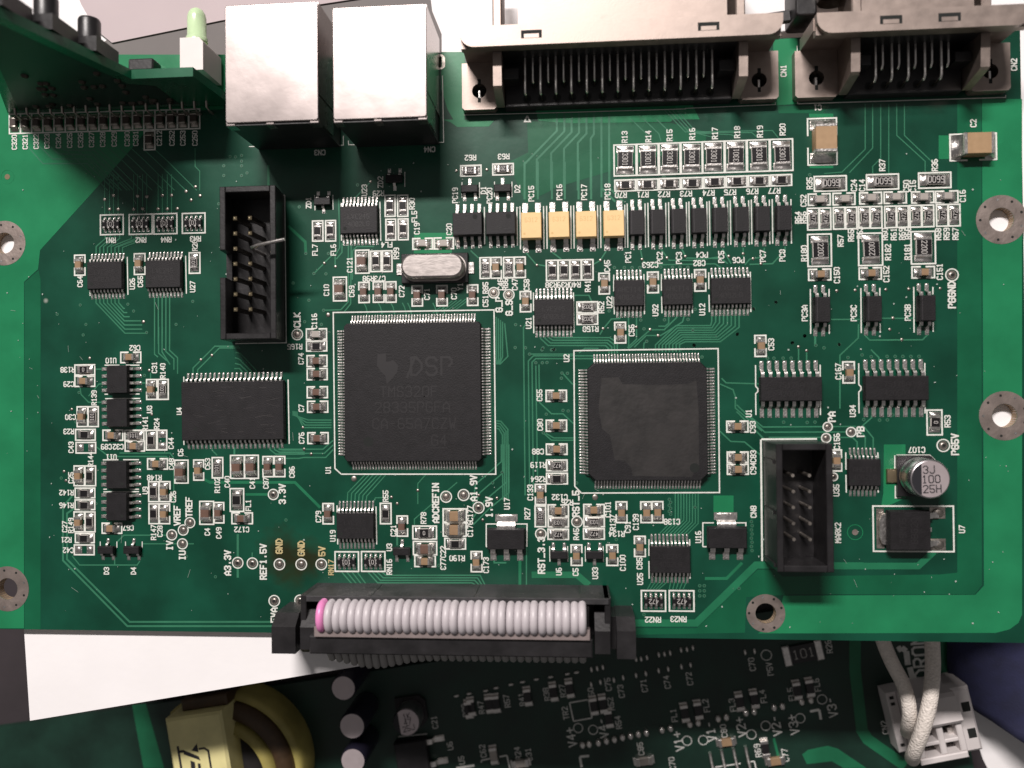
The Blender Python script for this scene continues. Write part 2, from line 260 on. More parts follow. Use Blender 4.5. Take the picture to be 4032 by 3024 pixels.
# ------------------------------------------------------------------ layout in board millimetres
D = {}
D['CH'] = [
 ('D', -89.81, 48.06, 1, 3.63, 2.01, '', 0), ('D', -87.68, 48.04, 1, 3.63, 2.01, '', 0), ('D', -85.55, 48.02, 1, 3.62, 2.01, '', 0), ('D', -83.42, 48.0, 1, 3.62, 2.0, '', 0), ('D', -81.3, 47.98, 1, 3.62, 2.0, '', 0), 
 ('D', -79.19, 47.96, 1, 3.61, 1.99, '', 0), ('D', -77.08, 47.93, 1, 3.61, 1.99, '', 0), ('D', -74.97, 47.91, 1, 3.6, 1.98, '', 0), ('D', -72.87, 47.89, 1, 3.6, 1.98, '', 0), ('D', -70.77, 47.87, 1, 3.6, 1.97, '', 0), 
 ('D', -68.68, 47.85, 1, 3.59, 1.97, '', 0), ('D', -66.59, 47.83, 1, 3.59, 1.97, '', 0), ('D', -64.51, 47.81, 1, 3.58, 1.96, '', 0), ('D', -62.43, 47.79, 1, 3.58, 1.96, '', 0), ('D', -60.36, 47.77, 1, 3.58, 1.95, '', 0), 
 ('D', -58.29, 47.75, 1, 3.57, 1.95, '', 0), ('D', -56.22, 47.73, 1, 3.57, 1.94, '', 0), ('D', -64.49, 44.18, 1, 3.46, 1.92, '', 0), ('R', -56.3, 22.07, 1, 3.74, 2.05, '101', 90), ('Ct', -77.62, 22.14, 1, 3.7, 2.05, '', 0), 
 ('Ct', -66.43, 22.1, 1, 3.8, 2.09, '', 0), ('R', -21.0, 31.28, 1, 3.77, 1.87, '', 0), ('R', -18.78, 31.21, 1, 3.77, 1.88, '', 0), ('R', -20.92, 27.13, 1, 3.71, 1.83, '', 0), ('R', -18.73, 27.11, 1, 3.71, 1.82, '', 0), 
 ('R', -33.91, 27.2, 1, 3.64, 1.96, '', 0), ('R', -31.62, 27.18, 1, 3.69, 1.89, '', 0), ('R', -23.59, 21.64, 1, 3.65, 1.93, '', 0), ('R', -21.59, 21.63, 1, 3.71, 1.79, '', 0), ('Mb', -26.0, 21.63, 1, 4.12, 2.47, '', 0), 
 ('Mb', -30.02, 16.93, 1, 4.23, 2.44, '', 0), ('Cb', -25.74, 16.25, 1, 3.61, 1.94, '', 0), ('Cb', -23.16, 16.28, 1, 3.65, 1.99, '', 0), ('Cb', -20.97, 16.24, 1, 3.64, 1.89, '', 0), ('Cb', -16.35, 15.47, 1, 3.6, 1.92, '', 0), 
 ('Cb', -12.01, 15.43, 1, 3.59, 1.91, '', 0), ('Cg', -15.32, 24.52, 0, 3.53, 1.96, '', 0), ('Cg', -11.61, 24.51, 0, 3.48, 1.99, '', 0), ('Cg', -34.28, 9.1, 0, 3.7, 1.91, '', 0), ('R', -34.26, 7.01, 0, 3.7, 1.85, '', 0), 
 ('Cb', -34.22, 4.38, 0, 3.66, 2.01, '', 0), ('Cb', -34.2, 2.09, 0, 3.66, 2.05, '', 0), ('Cb', -34.2, -1.09, 0, 3.7, 2.01, '', 0), ('Cb', -34.16, -3.63, 0, 3.7, 2.01, '', 0), ('Cb', -34.14, -9.12, 0, 3.72, 1.97, '', 0), 
 ('Ct', 7.58, -2.1, 0, 3.57, 1.97, '', 0), ('Ct', 7.56, -7.21, 0, 3.55, 1.96, '', 0), ('Ct', 7.57, -11.23, 0, 3.61, 1.87, '', 0), ('Ct', 37.95, -7.56, 0, 3.59, 1.89, '', 0), ('Ct', 37.95, -12.71, 0, 3.51, 1.83, '', 0), 
 ('Ct', 37.94, -14.71, 0, 3.55, 1.79, '', 0), ('R', 7.57, -14.01, 0, 3.59, 1.92, '472', 180), ('R', 7.57, -16.25, 0, 3.63, 1.9, '', 0), ('Ct', 41.93, 5.97, 1, 3.61, 1.91, '', 0), ('R', -6.78, 36.99, 0, 3.64, 1.89, '1201', 180), 
 ('R', -1.19, 37.07, 0, 3.64, 1.99, '1201', 180), ('L', 19.71, 37.96, 1, 5.38, 3.83, '3301', 270), ('L', 23.52, 37.97, 1, 5.39, 3.68, '3301', 270), ('L', 27.22, 37.98, 1, 5.39, 3.6, '3301', 270), 
 ('L', 30.91, 37.99, 1, 5.39, 3.61, '3301', 270), ('L', 34.55, 38.01, 1, 5.39, 3.67, '3301', 270), ('L', 38.25, 38.02, 1, 5.4, 3.62, '3301', 90), ('L', 41.99, 38.03, 1, 5.4, 3.73, '3301', 270), 
 ('L', 45.8, 38.03, 1, 5.4, 3.77, '3301', 270), ('R', 19.68, 33.66, 0, 3.59, 1.96, '', 0), ('R', 23.45, 33.68, 0, 3.58, 1.96, '', 0), ('R', 27.19, 33.69, 0, 3.56, 1.95, '', 0), ('R', 30.93, 33.71, 0, 3.55, 1.94, '', 0), 
 ('R', 34.64, 33.73, 0, 3.53, 1.93, '', 0), ('R', 38.34, 33.75, 0, 3.52, 1.92, '', 0), ('R', 42.03, 33.76, 0, 3.51, 1.92, '', 0), ('R', 45.7, 33.78, 0, 3.49, 1.91, '', 0), ('B', 52.5, 40.07, 1, 7.87, 4.81, '', 0), 
 ('B', 76.75, 38.35, 0, 7.45, 4.43, '', 0), ('L', 53.71, 32.98, 0, 5.29, 2.56, '5600', 180), ('L', 62.18, 33.0, 0, 5.24, 2.59, '5600', 180), ('L', 70.55, 33.02, 0, 5.23, 2.61, '5600', 180), 
 ('Cg', 51.88, 30.35, 0, 3.65, 1.97, '', 0), ('Cg', 55.9, 30.34, 0, 3.64, 2.02, '', 0), ('Cg', 60.22, 30.34, 0, 3.62, 1.96, '', 0), ('Cg', 64.18, 30.34, 0, 3.64, 1.97, '', 0), ('Cg', 68.6, 30.26, 0, 3.62, 1.95, '', 0), 
 ('Cg', 72.44, 30.22, 0, 3.64, 2.0, '', 0), ('R', 50.85, 27.09, 1, 3.72, 1.95, '472', 270), ('R', 52.79, 27.09, 1, 3.72, 1.93, '472', 90), ('R', 55.06, 27.12, 1, 3.69, 1.94, '472', 270), 
 ('R', 57.04, 27.11, 1, 3.69, 1.9, '472', 270), ('R', 59.14, 27.14, 1, 3.66, 1.89, '472', 270), ('R', 61.06, 27.12, 1, 3.68, 1.95, '472', 270), ('R', 63.38, 27.12, 1, 3.66, 1.94, '472', 270), 
 ('R', 65.32, 27.12, 1, 3.63, 1.94, '472', 90), ('R', 67.44, 27.13, 1, 3.69, 1.93, '472', 270), ('R', 69.39, 27.13, 1, 3.66, 1.96, '472', 270), ('R', 71.66, 27.16, 1, 3.66, 1.92, '472', 270), 
 ('R', 73.58, 27.15, 1, 3.65, 1.92, '472', 90), ('L', 51.81, 21.84, 1, 5.49, 3.93, '2200', 270), ('L', 60.08, 21.8, 1, 5.46, 3.95, '2200', 90), ('L', 68.56, 21.88, 1, 5.45, 3.95, '2200', 270), 
 ('Ct', 51.79, 17.75, 0, 3.69, 1.92, '', 0), ('Ct', 59.99, 17.77, 0, 3.65, 1.99, '', 0), ('Ct', 68.5, 17.8, 0, 3.69, 1.94, '', 0), ('Ct', 15.94, 16.97, 1, 3.63, 1.85, '', 0), ('Ct', 24.18, 17.01, 1, 3.61, 1.89, '', 0), 
 ('Ct', 32.08, 17.19, 1, 3.7, 1.91, '', 0), ('Ct', 18.57, 8.55, 1, 3.6, 1.9, '', 0), ('R', -4.43, 20.06, 1, 3.67, 1.89, '102', 90), ('Ct', -2.54, 20.06, 1, 3.67, 1.89, '', 0), ('R', -0.36, 20.05, 1, 3.63, 1.89, '102', 90), 
 ('Ct', 1.56, 20.05, 1, 3.62, 1.94, '', 0), ('Ct', 2.48, 14.13, 1, 3.56, 1.92, '', 0), ('Cb', -6.67, 15.42, 1, 3.64, 1.9, '', 0), ('R', 7.1, 19.39, 1, 3.59, 2.05, '', 0), ('R', 9.13, 19.39, 1, 3.59, 2.02, '', 0), 
 ('R', 11.12, 19.38, 1, 3.58, 1.96, '', 0), ('R', 13.11, 19.39, 1, 3.56, 2.01, '', 0), ('R', 13.02, 13.0, 0, 3.62, 1.87, '202', 180), ('R', 13.02, 10.94, 0, 3.58, 1.87, '202', 180), ('Ct', 56.26, 1.35, 1, 3.6, 1.93, '', 0), 
 ('Mr', 69.93, -7.08, 1, 4.17, 2.47, '0', 270), ('Ct', 54.02, -13.31, 1, 3.6, 1.86, '', 0), ('Ct', 21.48, -27.75, 1, 3.5, 1.89, '', 0), ('Ct', 18.45, -21.97, 1, 3.6, 1.9, '', 0), ('Ct', 22.6, -21.96, 1, 3.6, 1.89, '', 0), 
 ('Ct', 24.5, -21.94, 1, 3.63, 1.9, '', 0), ('Ct', 4.72, -18.96, 1, 3.54, 1.87, '', 0), ('R', 4.66, -22.7, 1, 3.63, 1.91, '102', 90), ('Ct', 7.73, -21.69, 0, 3.55, 2.0, '', 0), ('Ct', 13.81, -21.62, 0, 3.56, 1.99, '', 0), 
 ('R', 7.71, -23.69, 0, 3.55, 1.72, '103', 180), ('R', 7.67, -25.75, 0, 3.59, 1.82, '472', 180), ('R', 13.79, -23.63, 0, 3.56, 1.72, '103', 180), ('R', 13.75, -25.65, 0, 3.6, 1.85, '472', 180), 
 ('Ct', 10.76, -29.3, 1, 3.58, 1.91, '', 0), ('Ct', 16.81, -29.26, 1, 3.57, 1.94, '', 0), ('Mt', -10.11, -22.59, 0, 4.14, 2.38, '', 0), ('Mt', -10.15, -25.0, 0, 4.1, 2.37, '', 0), ('R', -10.09, -27.44, 0, 3.7, 1.92, '', 0), 
 ('Ct', -6.4, -30.51, 1, 3.55, 1.95, '', 0), ('Cb', -19.31, -24.44, 1, 3.58, 1.94, '', 0), ('Mr', -15.4, -25.55, 0, 4.22, 2.32, '0', 180), ('Mb', -15.35, -28.23, 0, 4.16, 2.38, '', 0), ('Ct', -15.37, -30.47, 0, 3.68, 1.98, '', 0), 
 ('Cb', -32.41, -22.32, 1, 3.63, 1.97, '', 0), ('R', -22.21, -22.27, 1, 3.63, 1.99, '', 0), ('R', -52.32, -14.26, 1, 3.67, 2.03, '101', 90), ('Mb', -48.69, -14.11, 1, 4.13, 2.59, '', 0), 
 ('Mb', -46.12, -14.11, 1, 4.14, 2.56, '', 0), ('Cb', -43.11, -14.09, 1, 3.63, 2.01, '', 0), ('Cb', -41.06, -14.07, 1, 3.63, 1.97, '', 0), ('Mr', -48.81, -19.95, 1, 4.11, 2.54, '', 0), ('Cb', -47.88, -23.16, 0, 3.81, 2.0, '', 0), 
 ('Mb', -54.33, -22.21, 1, 4.14, 2.62, '', 0), ('Cb', -52.1, -22.19, 1, 3.69, 1.84, '', 0), ('Ct', -68.17, 5.45, 0, 3.8, 1.95, '', 0), ('R', -76.76, 3.33, 0, 3.81, 1.89, '0', 180), ('Ct', -76.77, 1.29, 0, 3.81, 1.94, '', 0), 
 ('Ct', -64.31, -0.31, 1, 3.62, 1.97, '', 0), ('R', -62.2, -0.32, 1, 3.64, 1.95, '101', 90), ('Ct', -77.24, -5.06, 1, 3.64, 2.04, '', 0), ('R', -75.21, -5.07, 1, 3.64, 1.98, '101', 90), ('R', -76.68, -8.3, 0, 3.76, 2.01, '', 0), 
 ('P', -76.62, -10.61, 0, 3.76, 1.99, '', 0), ('Ct', -71.55, -8.41, 0, 3.79, 1.93, '', 0), ('R', -67.57, -8.45, 0, 3.62, 1.88, '101', 180), ('Ct', -67.5, -10.37, 0, 3.66, 1.86, '', 0), ('R', -64.42, -9.32, 1, 3.57, 1.97, '', 0), 
 ('P', -62.45, -9.33, 1, 3.57, 1.84, '', 0), ('Mb', -58.92, -14.92, 1, 4.13, 2.53, '', 0), ('Ct', -55.76, -14.66, 1, 3.66, 1.89, '', 0), ('Ct', -63.32, -13.55, 0, 3.75, 1.94, '', 0), ('Ct', -77.88, -15.64, 1, 3.64, 2.02, '', 0), 
 ('R', -75.79, -15.65, 1, 3.63, 2.06, '', 0), ('R', -76.81, -18.71, 0, 3.76, 1.83, '', 0), ('R', -76.82, -20.81, 0, 3.76, 1.85, '', 0), ('R', -64.03, -18.47, 1, 3.63, 1.95, '', 0), ('Ct', -62.0, -18.47, 1, 3.63, 2.03, '', 0), 
 ('R', -64.03, -22.4, 1, 3.61, 1.91, '', 0), ('Ct', -62.05, -22.39, 1, 3.6, 1.97, '', 0), ('Ct', -77.91, -23.87, 1, 3.63, 2.04, '', 0), ('R', -75.88, -23.86, 1, 3.63, 1.93, '', 0), ('R', -76.88, -26.76, 0, 3.61, 1.74, '', 0), 
 ('P', -76.99, -28.86, 0, 3.8, 1.85, '', 0), ('Ct', -71.81, -24.99, 0, 3.74, 1.88, '', 0), ]
D['TXT'] = [
 (-89.91, 44.7, 'C320', 90, 0, 0), (-87.85, 44.7, 'C321', 90, 0, 0), (-85.76, 44.69, 'C322', 90, 0, 0), (-83.71, 44.68, 'C323', 90, 0, 0), (-81.54, 44.67, 'C324', 90, 0, 0), (-79.42, 44.66, 'C325', 90, 0, 0), 
 (-77.36, 44.66, 'C326', 90, 0, 0), (-75.31, 44.65, 'C327', 90, 0, 0), (-73.22, 44.64, 'C328', 90, 0, 0), (-71.07, 44.63, 'C329', 90, 0, 0), (-68.65, 44.61, 'C330', 90, 0, 0), (-67.05, 44.62, 'C331', 90, 0, 0), 
 (-62.68, 44.51, 'C212', 90, 0, 0), (-60.34, 44.43, 'C252', 90, 0, 0), (-58.33, 44.37, 'C253', 90, 0, 0), (-56.11, 44.29, 'C250', 90, 0, 0), (-71.84, 26.48, 'RN1', 180, 0, 0), (-66.17, 26.4, 'RN2', 180, 0, 0), 
 (-61.5, 26.35, 'RN4', 180, 0, 0), (-56.1, 26.36, 'RN3', 180, 0, 0), (-56.21, 25.2, 'R20', 90, 0, 0), (-77.57, 19.2, 'C64', 90, 0, 0), (-66.32, 18.97, 'C65', 90, 0, 0), (-67.81, 18.59, 'U26', 90, 0, 0), 
 (-56.68, 17.86, 'U27', 90, 0, 0), (-35.52, 32.2, 'ZD1', 90, 0, 0), (-22.68, 35.46, 'ZD2', 90, 0, 0), (-25.54, 34.14, 'U23', 90, 0, 0), (-17.13, 31.53, 'R30', 90, 0, 0), (-16.74, 29.28, 'FL5', 90, 0, 0), 
 (-34.44, 23.88, 'FL7', 90, 0, 0), (-31.15, 23.81, 'FL6', 90, 0, 0), (-28.24, 21.12, 'C121', 90, 0, 0), (-19.98, 22.95, 'R99', 90, 0, 0), (-32.44, 16.78, 'C10', 90, 0, 0), (-27.93, 16.49, 'C69', 90, 0, 0), 
 (-19.08, 16.32, 'C72', 90, 0, 0), (-14.64, 15.74, 'C71', 90, 0, 0), (-9.91, 15.75, 'C70', 90, 0, 0), (-16.32, 27.16, 'C19', 90, 0, 0), (-10.66, 26.92, 'C20', 90, 0, 0), (-34.64, 11.37, 'C116', 90, 0, 0), 
 (-23.04, 33.5, 'R29', 180, 0, 0), (-21.65, 24.49, 'FL4', 180, 0, 0), (-24.95, 18.64, 'R98', 180, 0, 0), (-22.92, 18.6, 'C73', 180, 0, 0), (-38.17, 6.95, 'R165', 180, 0, 0), (-37.73, 11.63, 'CLK', 90, 1, 0), 
 (-37.07, -9.08, 'C76', 90, 0, 0), (-37.08, 4.82, 'C74', 90, 0, 0), (-37.08, -3.84, 'C7', 90, 0, 0), (4.71, -1.98, 'C55', 90, 0, 0), (4.76, -7.04, 'C80', 90, 0, 0), (40.47, -7.65, 'C93', 90, 0, 0), (40.5, -12.57, 'C83', 90, 0, 0), 
 (40.47, -14.59, 'C94', 90, 0, 0), (9.4, 4.33, 'U2', 90, 0, 0), (4.36, -11.62, 'C88', 180, 0, 0), (4.4, -13.92, 'R119', 180, 0, 0), (4.43, -16.34, 'R264', 180, 0, 0), (43.68, 6.2, 'C53', 90, 0, 0), 
 (-6.82, 39.24, 'R62', 180, 0, 0), (-1.05, 39.25, 'R63', 180, 0, 0), (-4.62, 33.53, 'D1', 90, 0, 0), (-3.57, 32.55, 'PC20', 90, 0, 0), (1.25, 33.6, 'D2', 90, 0, 0), (-9.57, 32.78, 'PC19', 90, 0, 0), (3.64, 32.7, 'PC15', 90, 0, 0), 
 (8.47, 32.82, 'PC16', 90, 0, 0), (12.69, 32.7, 'PC17', 90, 0, 0), (16.68, 32.68, 'PC18', 90, 0, 0), (-1.82, 17.18, 'C46', 90, 0, 0), (-0.99, 17.16, 'R86', 90, 0, 0), (0.66, 17.13, 'C47', 90, 0, 0), 
 (-4.42, 16.63, 'R85', 90, 0, 0), (-4.44, 14.35, 'C51', 90, 0, 0), (2.69, 16.99, 'C58', 90, 0, 0), (13.15, 16.59, 'R41', 90, 0, 0), (2.97, 10.46, 'U21', 90, 0, 0), (15.41, 12.91, 'R52', 90, 0, 0), (-8.81, 16.92, 'Y1', 90, 0, 0), 
 (6.92, 16.91, 'R38', 180, 0, 0), (8.94, 16.87, 'R39', 180, 0, 0), (10.96, 16.87, 'R40', 180, 0, 0), (13.56, 9.25, 'R158', 180, 0, 0), (20.05, 21.45, 'PC1', 90, 0, 0), (25.36, 21.17, 'PC2', 90, 0, 0), 
 (28.58, 21.06, 'PC3', 90, 0, 0), (35.63, 21.1, 'PC5', 90, 0, 0), (42.5, 21.1, 'PC7', 90, 0, 0), (45.71, 21.1, 'PC8', 90, 0, 0), (16.8, 13.77, 'U22', 90, 0, 0), (24.53, 12.26, 'U92', 90, 0, 0), (32.35, 12.26, 'U12', 90, 0, 0), 
 (16.47, 19.96, 'C45', 90, 0, 0), (20.49, 8.91, 'C56', 90, 0, 0), (32.42, 21.5, 'PC4', 180, 0, 0), (38.47, 20.49, 'PC6', 180, 0, 0), (23.75, 19.99, 'C263', 180, 0, 0), (31.98, 20.11, 'C82', 180, 0, 0), 
 (18.94, 32.03, 'R70', 180, 0, 0), (22.63, 32.0, 'R71', 180, 0, 0), (26.2, 31.96, 'R72', 180, 0, 0), (29.9, 31.95, 'R73', 180, 0, 0), (33.66, 31.98, 'R74', 180, 0, 0), (37.23, 31.98, 'R75', 180, 0, 0), 
 (40.9, 32.03, 'R76', 180, 0, 0), (44.53, 32.02, 'R77', 180, 0, 0), (19.67, 41.93, 'R13', 90, 0, 0), (23.67, 41.89, 'R14', 90, 0, 0), (27.24, 41.97, 'R15', 90, 0, 0), (31.04, 42.07, 'R16', 90, 0, 0), 
 (34.83, 42.04, 'R17', 90, 0, 0), (38.53, 42.11, 'R18', 90, 0, 0), (42.29, 42.09, 'R19', 90, 0, 0), (46.02, 42.3, 'R20', 90, 0, 0), (51.8, 45.81, 'C1', 180, 0, 0), (76.83, 42.28, 'C2', 90, 0, 0), (50.33, 33.11, 'R35', 90, 0, 0), 
 (57.53, 32.55, 'C24', 90, 0, 0), (58.86, 32.51, 'C14', 90, 0, 0), (65.99, 32.17, 'C50', 90, 0, 0), (67.04, 32.14, 'C15', 90, 0, 0), (49.3, 30.21, 'C52', 90, 0, 0), (74.95, 30.29, 'C16', 90, 0, 0), (49.26, 27.39, 'R56', 90, 0, 0), 
 (48.36, 27.41, 'R64', 90, 0, 0), (55.24, 23.35, 'R57', 90, 0, 0), (56.95, 24.17, 'R65', 90, 0, 0), (58.38, 24.62, 'R63', 90, 0, 0), (62.42, 24.27, 'R60', 90, 0, 0), (63.85, 24.23, 'R61', 90, 0, 0), 
 (65.18, 24.26, 'R69', 90, 0, 0), (66.15, 24.33, 'R66', 90, 0, 0), (70.97, 24.06, 'R58', 90, 0, 0), (72.3, 24.08, 'R59', 90, 0, 0), (73.71, 24.05, 'R67', 90, 0, 0), (49.28, 21.37, 'R180', 90, 0, 0), 
 (62.88, 21.25, 'R182', 90, 0, 0), (66.02, 21.27, 'R181', 90, 0, 0), (54.56, 17.6, 'C150', 90, 0, 0), (62.55, 17.62, 'C152', 90, 0, 0), (71.11, 17.83, 'C151', 90, 0, 0), (49.24, 11.35, 'PC3A', 90, 0, 0), 
 (57.21, 11.22, 'PC3C', 90, 0, 0), (65.91, 11.16, 'PC3B', 90, 0, 0), (62.16, 35.79, 'R37', 90, 0, 0), (70.58, 35.53, 'R36', 90, 0, 0), (72.98, 13.99, 'PGGND', 90, 1, 0), (-2.1, 13.71, 'G_P', 90, 1, 0), 
 (-0.37, 13.09, 'G_S', 90, 1, 0), (56.82, -5.08, 'U34', 90, 0, 0), (39.85, -5.33, 'U1', 90, 0, 0), (54.59, 1.54, 'C167', 90, 0, 0), (71.99, -6.9, 'R53', 90, 0, 0), (54.19, -10.13, 'C156', 90, 0, 0), 
 (73.12, -10.7, 'PG5V', 90, 1, 0), (53.42, -6.01, 'PA', 90, 1, 0), (58.04, -8.53, 'PB', 90, 1, 0), (52.02, -18.93, 'AL', 90, 0, 0), (53.99, -18.26, 'U35', 90, 0, 0), (67.02, -11.59, 'C107', 180, 0, 0), 
 (74.01, -24.65, 'U7', 90, 0, 0), (54.17, -25.33, 'MARK2', 90, 0, 0), (40.43, -21.85, 'CN8', 90, 0, 0), (31.25, -26.12, 'U16', 90, 0, 0), (21.44, -33.25, 'U25', 90, 0, 0), (21.37, -30.63, 'C85', 90, 0, 0), 
 (16.96, -23.74, 'R137', 90, 0, 0), (19.47, -24.47, 'C91', 90, 0, 0), (20.83, -23.63, 'C139', 90, 0, 0), (18.57, -30.55, 'C100', 90, 0, 0), (26.89, -23.56, 'C138', 180, 0, 0), (17.6, -25.65, 'R134', 180, 0, 0), 
 (23.54, -40.11, 'RN22', 180, 0, 0), (27.8, -39.97, 'RN23', 180, 0, 0), (2.96, -18.63, 'C133', 90, 0, 0), (2.43, -22.21, 'R27', 90, 0, 0), (10.74, -25.71, 'R45', 90, 0, 0), (16.18, -21.5, 'C101', 90, 0, 0), 
 (7.72, -32.09, 'U6', 90, 0, 0), (10.57, -32.16, 'C5', 90, 0, 0), (13.88, -32.33, 'U33', 90, 0, 0), (-7.44, -22.23, 'C177', 90, 0, 0), (-7.47, -24.89, 'C176', 90, 0, 0), (-12.2, -28.87, 'C22', 90, 0, 0), 
 (-12.21, -30.95, 'C77', 90, 0, 0), (-4.78, -31.1, 'C173', 90, 0, 0), (-1.07, -20.54, 'U17', 90, 0, 0), (8.0, -19.41, 'C132', 180, 0, 0), (9.27, -20.33, 'R26', 180, 0, 0), (-9.77, -29.94, 'R190', 180, 0, 0), 
 (4.76, -29.36, 'RST_3.3', 90, 1, 0), (10.73, -20.53, 'RST_5', 90, 1, 0), (-13.43, -20.45, 'ADCREFIN', 90, 1, 0), (-6.8, -17.88, 'A1.9V', 90, 1, 0), (-4.15, -21.13, '1.9V', 90, 1, 0), (-20.88, -25.24, 'C21', 90, 0, 0), 
 (-15.57, -23.04, 'R78', 90, 0, 0), (-21.63, -28.13, 'U3', 90, 0, 0), (-31.62, -26.18, 'U19', 90, 0, 0), (-34.16, -22.84, 'C79', 90, 0, 0), (-22.2, -19.26, 'R55', 90, 0, 0), (-21.65, -31.51, 'RN16', 90, 0, 0), 
 (-52.37, -17.35, 'R102', 90, 0, 0), (-50.54, -16.74, 'C40', 90, 0, 0), (-46.0, -16.95, 'C41', 90, 0, 0), (-43.55, -16.95, 'C87', 90, 0, 0), (-38.84, -15.04, 'C86', 90, 0, 0), (-46.75, -20.89, 'FL1', 90, 0, 0), 
 (-32.36, -14.66, 'U1', 90, 0, 0), (-31.97, -31.68, 'RN17', 90, 0, 1), (-47.97, -25.13, 'C172', 180, 0, 0), (-40.62, -18.87, '3.3V', 90, 1, 0), (-50.57, -31.0, 'A3.3V', 90, 1, 0), (-44.12, -30.76, 'REF1.5V', 90, 1, 0), 
 (-41.24, -28.03, 'GND', 90, 1, 1), (-37.28, -28.41, 'GND', 90, 1, 1), (-33.59, -28.89, '5V', 90, 1, 1), (-42.21, -40.09, '5VA', 90, 1, 0), (-54.23, -25.56, 'C4', 90, 0, 0), (-52.14, -25.75, 'C49', 90, 0, 0), 
 (-67.39, 7.13, 'C62', 180, 0, 0), (-71.84, 4.93, 'U10', 180, 0, 0), (-79.96, 3.38, 'R138', 180, 0, 0), (-79.75, 0.8, 'C29', 180, 0, 0), (-79.45, -5.11, 'C30', 180, 0, 0), (-79.79, -7.69, 'R23', 180, 0, 0), 
 (-72.77, -10.46, 'C89', 180, 0, 0), (-70.57, -10.47, 'C32', 180, 0, 0), (-71.86, -12.3, 'U11', 180, 0, 0), (-80.26, -18.65, 'R142', 180, 0, 0), (-80.27, -20.92, 'R146', 180, 0, 0), (-63.89, -16.0, 'R148', 180, 0, 0), 
 (-63.79, 3.6, 'C31', 90, 0, 0), (-62.24, 2.97, 'R140', 90, 0, 0), (-75.03, -1.71, 'R139', 90, 0, 0), (-79.37, -10.53, 'C43', 90, 0, 0), (-65.54, -6.4, 'R141', 90, 0, 0), (-63.42, -6.41, 'R24', 90, 0, 0), 
 (-60.79, -9.9, 'C44', 90, 0, 0), (-59.04, -11.53, 'C6', 90, 0, 0), (-54.11, -13.58, 'C63', 90, 0, 0), (-60.74, -13.57, 'C48', 90, 0, 0), (-75.72, -12.7, 'R144', 90, 0, 0), (-79.43, -15.98, 'C25', 90, 0, 0), 
 (-65.6, -18.25, 'U9', 90, 0, 0), (-60.42, -19.37, 'C26', 90, 0, 0), (-59.24, -4.2, 'U4', 90, 0, 0), (-64.74, -3.85, 'U8', 90, 0, 0), (-80.62, -24.73, 'C27', 90, 0, 0), (-79.47, -24.52, 'R149', 90, 0, 0), 
 (-72.85, -32.58, 'D3', 90, 0, 0), (-67.84, -32.54, 'D4', 90, 0, 0), (-64.1, -25.7, 'R147', 90, 0, 0), (-62.93, -25.49, 'C28', 90, 0, 0), (-80.34, -27.09, 'R21', 180, 0, 0), (-79.96, -28.94, 'C42', 180, 0, 0), 
 (-68.77, -24.9, 'C67', 180, 0, 0), (-59.75, -22.73, 'VREF', 90, 1, 0), (-57.57, -21.2, 'TREF', 90, 1, 0), (-61.15, -28.02, 'IV', 90, 1, 0), (-58.83, -29.74, 'IU', 90, 1, 0), (-33.43, 41.0, 'CN3', 180, 0, 0), 
 (-13.98, 40.91, 'CN4', 180, 0, 0), (46.3, 52.18, 'CN1', 90, 0, 0), (83.41, 51.73, 'CN2', 90, 0, 0), ]
